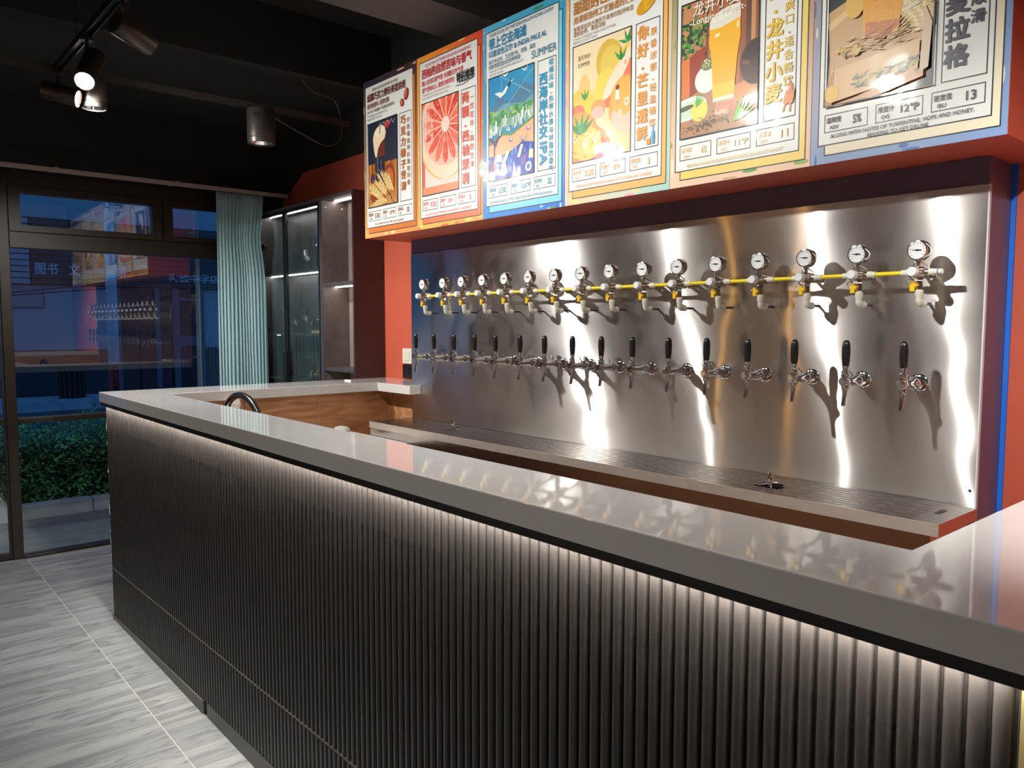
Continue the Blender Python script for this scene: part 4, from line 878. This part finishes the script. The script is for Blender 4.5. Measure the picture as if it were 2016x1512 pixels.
def art5(p):
    p.poly([(4, 15), (33, 15), (33, 59), (4, 59)], ['#c98d62', '#c98d62', '#8a4a2c', '#8d5340'])
    for k in range(14): p.rect(12 + k * 1.6, 27, 12.5 + k * 1.6 + (k % 3) * .3, 59, ('#a15c36', '#7a3f24', '#b87044')[k % 3])
    p.rect(28.6, 27, 29.8, 59, '#5f4b44'); p.rect(29.8, 27, 31.2, 59, '#c9935e')
    rnd = random.Random(2)
    for k in range(150):
        p.leaf(rnd.gauss(8, 3.4), rnd.gauss(46, 4.6), rnd.uniform(1.4, 2.8), rnd.uniform(0, 360), rnd.uniform(.4, .8), rnd.choice(('#1f4a2a', '#2b6434', '#4c8a3c', '#78ab4a', '#173a22')))
    p.poly([(4, 28), (7.6, 28.5), (7.4, 41), (4, 40.2)], '#dd7a3c'); p.poly([(7.6, 28.5), (13.4, 31), (13.4, 43.2), (7.4, 41)], '#9c3a20')
    p.poly([(4, 15), (33, 15), (33, 27), (18, 30), (4, 27)], '#b5825e'); p.poly([(22, 24), (33, 22), (33, 31), (24, 28)], '#d99156')
    p.ell(13.8, 32.6, 4.2, 4.2, '#efece4'); p.ell(14.4, 37.2, 2.6, 1.9, '#6b7a48')
    for k in range(20): p.ell(14.4 + rnd.uniform(-2, 2), 37.4 + rnd.uniform(-1, 1.4), .5, .25, rnd.choice(('#4d5a34', '#a8b070', '#d6d4b0')), rnd.uniform(0, 180), 8)
    p.ell(31.8, 34, 5.6, 6.8, '#4a2b22'); p.ell(31.2, 37.6, 4.4, 2.0, '#3a221c', 25); p.poly([(26.8, 35.6), (29.6, 34.4), (29.6, 33.2), (27, 34.2)], '#7c4a3c')
    p.ell(7.0, 24.6, 7.4, 3.6, '#dfeee0', 8); p.ell(7.0, 24.2, 6.6, 2.6, '#c7e0c4', 8); p.ell(11.5, 23.4, 3.2, 3.4, '#e4da5c'); p.ell(6, 25, 3.4, .8, '#585a3a', 8)
    for a in (40, 55, 70, 85): p.leaf(10.2, 24.4, 5.0, a, .42, '#5fae3c')
    p.poly([(16.6, 25.6), (24.2, 25.6), (25.2, 37.5), (26.2, 43), (26.0, 52.2), (15.0, 50.0), (14.8, 43.6), (15.9, 37.5)], '#f0b41c'); p.poly([(16.6, 25.6), (24.2, 25.6), (24.6, 30), (16.2, 30)], '#f3c52c')
    p.poly([(15.0, 47.4), (19, 47.2), (26.2, 48.6), (26.0, 53.0), (22, 52.6), (18, 51.6), (15.0, 50.0)], '#e6dfd2'); p.ell(20.4, 51.2, 5.2, 1.4, '#efe9dd', 12)
    p.poly([(17.0, 44.6), (18.6, 44.9), (18.6, 45.8), (17.0, 45.5)], '#f8efc2'); p.ell(25.2, 46.6, .4, 1.2, '#fbe7ae')
    p.poly([(16.6, 24.8), (24.4, 24.8), (24.2, 26.0), (16.6, 26.0)], '#f3dcc8'); p.poly([(17.2, 20.6), (23.6, 20.4), (25.4, 22.4), (24.2, 24.6), (18.0, 24.6)], '#eab596'); p.ell(23.4, 22.4, 1.6, 2.0, '#c98463'); p.poly([(17.6, 22.2), (22.4, 22), (22.4, 24.4), (18.2, 24.4)], '#cf8a68')
    for k in range(150):
        x = rnd.gauss(14.5, 4.2); y = 18.6 + rnd.gauss(0, 1.0) + .1 * (x - 14); p.leaf(x, y, rnd.uniform(.6, 1.3), rnd.uniform(0, 360), .16, rnd.choice(('#3c3a24', '#5a5632', '#26241a', '#7d7a4a')))
    for a in (30, 42, 54, 66, 20): p.leaf(24.4, 17.4, 8.5, a, .55, '#6cc23a' if a % 4 else '#48962c')
    p.text('龙井小麦', 8.6, 53.2, 4.0, '#e9e4d4', width=17.5, bold=.012); p.text('-Longjing-Wheat-', 7.6, 50.6, 2.0, '#efe9d8', width=20.5, bold=.014)
def art6(p):
    p.rect(4, 15, 33, 59, '#141b26'); p.rect(31, 15, 33, 59, '#1a2433')
    rnd = random.Random(11)
    p.poly([(4, 15), (5, 28), (4.4, 37), (12, 40.5), (30, 36), (31, 18.5), (26, 15)], '#c9a06c'); p.poly([(4, 38), (11, 41.5), (11.6, 40.0), (4.6, 36)], '#e2c08a'); p.poly([(4, 41), (9.6, 43), (11, 41.5), (4, 38)], '#cda56c')
    for k in range(16): wheat(p, 15 + k * .8, 36 + (k % 3), 13 + rnd.uniform(0, 4), 28 + k * 8.2, '#c9a45c', '#ecd49a')
    for k in range(9): wheat(p, 21, 29.5, 14, 8 + k * 9, '#d6b878', '#f3e0b0')
    p.ell(12, 41.5, 2.6, 4.0, '#e3b54c'); p.poly([(14.4, 33.5), (23.6, 30.8), (25.4, 45), (14.0, 44.2)], '#eaa41c'); p.poly([(15.2, 31.5), (20, 30), (24, 32.5), (24, 34), (15, 35.4)], '#c46a12')
    for k in range(60): p.leaf(rnd.uniform(14.8, 24), rnd.uniform(32, 44), rnd.uniform(.5, 1.3), rnd.uniform(0, 180), .16, rnd.choice(('#f4c040', '#d8861a')))
    p.poly([(13.6, 44), (25.4, 45), (25.8, 50.5), (23, 52.2), (18, 51.8), (13.8, 48)], '#efe6d6'); p.ell(19.6, 49.6, 5.8, 1.9, '#f7f1e6', 10)
    p.line([(27, 46), (29.5, 44), (29, 37), (25.4, 36)], 1.1, '#e9ddc4')
    for k in range(70): p.leaf(rnd.uniform(9, 26), rnd.uniform(27.5, 32), rnd.uniform(2, 4), rnd.uniform(-20, 40), .14, rnd.choice(('#b57a2c', '#e9cf94', '#8a5a20')))
    for k in range(14): p.leaf(rnd.uniform(7, 13), rnd.uniform(26.5, 30), 2.6, rnd.uniform(0, 120), .5, rnd.choice(('#d9a02c', '#c8b45a', '#9a8a3a')))
    p.poly([(6.0, 25), (29.4, 27.5), (29.0, 19), (5.8, 16.2)], '#dcb27a'); p.poly([(4, 19), (7, 26), (6.2, 15), (4, 15)], '#b98a55'); p.poly([(5.6, 15), (30.4, 20.2), (30.4, 18), (16, 15)], '#cf9458')
    for k in range(70):
        x = rnd.uniform(10, 28.5); p.leaf(x, 17.2 + .09 * x + rnd.uniform(0, 3.4), rnd.uniform(1.6, 3.2), rnd.uniform(-10, 60), .32, rnd.choice(('#3c4426', '#6f7a3c', '#c9bd78', '#232a18', '#8f9450')))
    p.poly([(29.4, 19), (31.6, 20), (32.2, 31), (30.2, 36)], '#dcc0a0'); p.ell(6.2, 18.6, 2.0, 2.2, '#e7b94c')
NA = lambda l: None
def H1(l):
    l.text('SMOKED CHOCOLATE ADULTERATED HIGHLY BAKED', 9.5, 74.0, 1.3, '#5a2a1c', width=24, bold=.008); l.text('烟熏巧克力掺杂高度烘焙', 4.4, 69.2, 3.6, '#6b2d1c', width=36, bold=.022); l.text('麦芽焦香味  轻柔优雅', 4.4, 65.6, 2.4, '#7a3620', width=21, bold=.014)
    l.text('2019年“布鲁塞尔”啤酒挑战赛银奖', 4.4, 63.2, 1.5, '#6b4030', width=26, bold=.006); l.text("2019 BRUSSELS SILVER MEDAL OF THE", 4.4, 61.4, .95, '#7a6a60', width=19); l.text('BRUSSELS BEER CHALLENGE', 4.4, 59.8, .95, '#7a6a60', width=14)
    l.ell(41, 66.0, 1.9, 2.9, '#9c2f22', -15); l.ell(40.6, 66.4, .7, 2.2, '#d8836c', -15); l.ell(37.2, 62.6, 1.5, 2.0, '#9c2f22', 20); l.ell(37.0, 62.9, .6, 1.4, '#d8836c', 20)
def H2(l):
    l.text('ALL NATURAL BITTERNESS AND AROMA OF GRAPEFRUIT', 7.0, 74.4, 1.3, '#d8607a', width=35, bold=.01); l.text('西柚的自然苦味与香气', 4.4, 69.4, 3.9, '#c62f35', width=38, bold=.024); l.text('融入在酒花香气里 充满夏日的气息', 4.4, 66.0, 2.2, '#cf4347', width=32, bold=.014)
    l.text('香气清晰动人 果感浓郁柔软', 4.4, 62.8, 2.2, '#cf4347', width=25.5, bold=.012); l.text('THE AROMA IS CLEAR AND MOVING', 4.4, 61.2, 1.0, '#b98c86', width=22); l.text('AND THE FRUIT IS RICH AND FULL', 4.4, 59.6, 1.0, '#b98c86', width=21)
    l.text('特别推荐', 31.6, 61.4, 4.2, '#121212', width=12.8, bold=.03); l.line([(31, 60.6), (36, 60.2), (44.6, 61.8)], .25, '#121212')
def H3(l):
    l.text('GOLDEN COLOUR, VERY THIRST QUENCHING, LOW ALCOHOL CONTENT', 4.6, 74.9, 1.35, '#2f6f8c', width=39, bold=.01); l.text('带上它去海滩', 4.4, 69.6, 4.2, '#2b87b5', width=23.5, bold=.024); l.text('印度淡色艾尔 & INDIA PALE AL', 4.4, 66.4, 2.5, '#2b7da8', width=35.5, bold=.016)
    l.text('埃尔多拉多、艾达荷7号、西楚、莫西', 4.4, 63.6, 1.7, '#3a6f86', width=29, bold=.006); l.text('四款啤酒花复合的热带果香', 4.4, 61.6, 1.7, '#3a6f86', width=20, bold=.006); l.text('THE HOPY CARBONATION BRINGS OUT', 4.4, 60.2, .95, '#6f8794', width=22); l.text('THE HOP AROMA', 4.4, 58.8, .95, '#6f8794', width=9.5)
    l.text('SUMMER', 31.2, 59.6, 3.2, '#2f7594', width=14.2)
def H4(l):
    l.text('FRESH MANGO FRUIT BEER WITH A SWEET AROMA', 4.6, 74.9, 1.3, '#b9823c', width=30, bold=.008); l.text('甜甜的芒果香气', 4.4, 69.4, 4.2, '#c27a2c', width=30, bold=.024); l.text('用清新独特工艺酿造的芒果精酿', 4.4, 66.0, 2.5, '#c27a2c', width=35, bold=.014)
    l.text('有着其他的水果所不具有的独特味道', 4.4, 63.2, 1.7, '#a87a4c', width=29, bold=.006); l.text('酒体金黄、果香浓郁', 4.4, 61.4, 1.7, '#a87a4c', width=16, bold=.006); l.text('IT HAS A UNIQUE TASTE THAT OTHER', 4.4, 60.0, .95, '#a08a70', width=21); l.text('FRUITS DO NOT HAVE', 4.4, 58.7, .95, '#a08a70', width=12)
    l.ell(38.8, 63.2, 4.2, 2.4, '#d9a11c', 28); l.ell(40.6, 64.0, 3.0, 2.2, '#e3b02c', 40); l.leaf(41, 66.2, 2.6, 40, .6, '#3f7d32'); l.line([(39.6, 62.4), (42, 65.2)], .2, '#a06a10'); l.line([(40.8, 62), (42.6, 64.2)], .2, '#a06a10')
def V(a, ca, ha, pa, b, cb, hb, pb, xa=37.8, xb=42.4, ya=56.2, yb=54.6, boldb=.012):
    return (lambda l: l.vtext(a, xa, ya, ha, pa, ca, .03)), (lambda l: l.vtext(b, xb, yb, hb, pb, cb, boldb))
v, v2 = V('巧克力榛子世涛', '#b5652c', 3.9, 5.3, '伴随着独特的黑咖啡香', '#a86a3c', 2.3, 3.3)
poster(0, 'leftmost poster, dark beer with cream foam over wheat ears', ['#e8a860', '#e2914a', '#3a2430', '#222c44', ('#f2d7a4', '#5a3a34', '#caa27a')], '#cf7a35', '#9a5a35', art1, ('5.5%', '17°P', '32'), ['MALT ROAST NOTES, VERY RICH ELEGANT'], v, v2, H1)
v, v2 = V('两颗·西柚茉莉', '#e0614f', 4.5, 6.1, '一饮而尽·酸甜生津', '#e07a6a', 2.5, 3.7)
poster(1, 'orange red poster with a large grapefruit slice', ['#f6bc55', '#f4a04a', '#d83a2a', '#f0a03c', ('#f8d27a', '#ef6a3a', '#f29a4a')], '#ef7a52', '#ee8f90', art2, ('0.5%', '8°P', '3'), ['ALL NATURAL BITTERNESS AND AROMA OF GRAPEFRUIT'], v, v2, H2)
def v3(l): l.vtext('西海岸社交', 37.9, 52.5, 4.3, 5.1, '#2d93bd', .03); l.text('IPA', 36.1, 26.4, 3.9, '#2d93bd', bold=.03, rot=-90, width=9.0)
poster(2, 'blue poster with a seaside town, gull and harbour', ['#0f86d8', '#1a6fd0', '#3fa6cc', '#55b3d8', ('#9fd6e8', '#3f8f6a', '#2f5fb8')], '#7fd3ee', '#3aa0c0', art3, ('5.5%', '13.6°P', '32'), ['ELDORADO, IDAHO 7, CITRA, MOSAIC FOUR HOPS COMPOUND AROMAS'], v3, V('', '#000000', 1, 1, '柑橘风味·热带水果与树脂的香气', '#3fa0c2', 2.3, 2.95, yb=57)[1], H3)
v, v2 = V('你好·芒里透鲜', '#e79a45', 4.3, 5.9, '果香浓郁·轻盈畅饮', '#e8a860', 2.5, 3.9)
def v4(l):
    v2(l); l.rect(40.0, 16.2, 41.6, 18.4, '#e08a2c'); l.rect(42.2, 16.2, 43.4, 20.4, '#4aa0d0'); l.rect(42.6, 20.4, 43.0, 22.4, '#4aa0d0'); l.ell(40.8, 18.6, 1.0, .5, '#f6efe0')
poster(3, 'pastel poster with mango fruits and small green leaves', ['#f6c9a4', '#9fd8cc', '#f0c08c', '#e8b884', ('#f2a0b0', '#e6d890', '#bfe0d0', '#f5d2a0')], '#f2b25c', '#f0b884', art4, ('2.5%', '8°P', '3'), ['MANGO CRAFT BREWING MADE WITH FRESH AND UNIQUE'], v, v4, H4)
v, v2 = V('标·龙井小麦', '#e6bf3c', 4.9, 6.3, '清新爽口·适合畅饮', '#e6c862', 2.7, 3.7, ya=55, yb=55.5)
def v5(l):
    v2(l); wheat(l, 41, 17, 4.6, 70, '#d9773a', '#e59a5c'); wheat(l, 43.2, 16.6, 5, 85, '#d9773a', '#e59a5c')
poster(4, 'poster with a tall pint of golden beer beside tea leaves', ['#f1cdb0', '#efc8a8', '#8a6a40', '#6f8a50', ('#f6e2cc', '#8fb060', '#c99a70', '#5aa040')], '#f2d36a', '#f0d9a8', art5, ('4%', '11°P', '11'), ['BELGIAN WHEAT BREWING PROCESS LONGJING WHEAT'], v, v5, lambda l: (l.text('清香龙井茶与小麦的融合', 4.4, 69.4, 4.0, '#d9b13c', width=37, bold=.022), l.text('THE FRAGRANCE OF LONGJING TEA', 4.4, 62, 1.4, '#b9a070', width=26)))
v, v2 = V('经典大麦拉格', '#2a2a3c', 5.0, 6.4, '口感顺滑', '#2f3148', 3.0, 4.2, ya=55.5, yb=43.5, boldb=.016)
poster(5, 'rightmost poster with a beer mug and wheat in a wooden crate', ['#8ea4c6', '#7f9ccc', '#6f88b4', '#a08468', ('#e8e0d0', '#3f68ae', '#c9a27a')], '#efe3c6', '#34364a', art6, ('5%', '12°P', '13'), ['ALONG WITH NOTES OF TURPENTINE, HOPS AND HONEY,', 'BEGGING TO GET DRUNK'], v, v2, lambda l: l.text('纯正大麦酿造的拉格', 4.4, 69.4, 4.0, '#2a2a3c', width=37, bold=.022))
# ------------------------------------------------------------------ lettering out in the street
def sign_text(body, name, parent, m, x, y, z, h, width, bold=.02):
    vs, fs = glyphs(body, bold); mn = min(v[0] for v in vs); w0 = max(v[0] for v in vs) - mn; k = h / .86
    MB().add([(x + .0006 * v[2], y + (v[0] - mn) * width / w0, z + v[1] * k) for v in vs], fs).build(name, m, parent)
sign_text('图书', 'sign_lettering', bl, m_letter, FX + .104, 1.74, 2.36, .19, .36); sign_text('文', 'sign_lettering', bl, m_letter, FX + .104, 2.27, 2.36, .19, .18)
sign_text('馆', 'sign_lettering', bl, m_letter, FX + .104, 3.05, 2.36, .19, .18)
sign_text('实验中学店', 'sign_lettering', bl, m_letter, FX + .104, 4.00, 2.30, .15, 1.0)
for k, ch in enumerate('出门见喜'):
    sign_text(ch, 'paper_lettering', pl, m_ink, -6 + .0645, 1.498, .905 - k * .083, .07, .06)
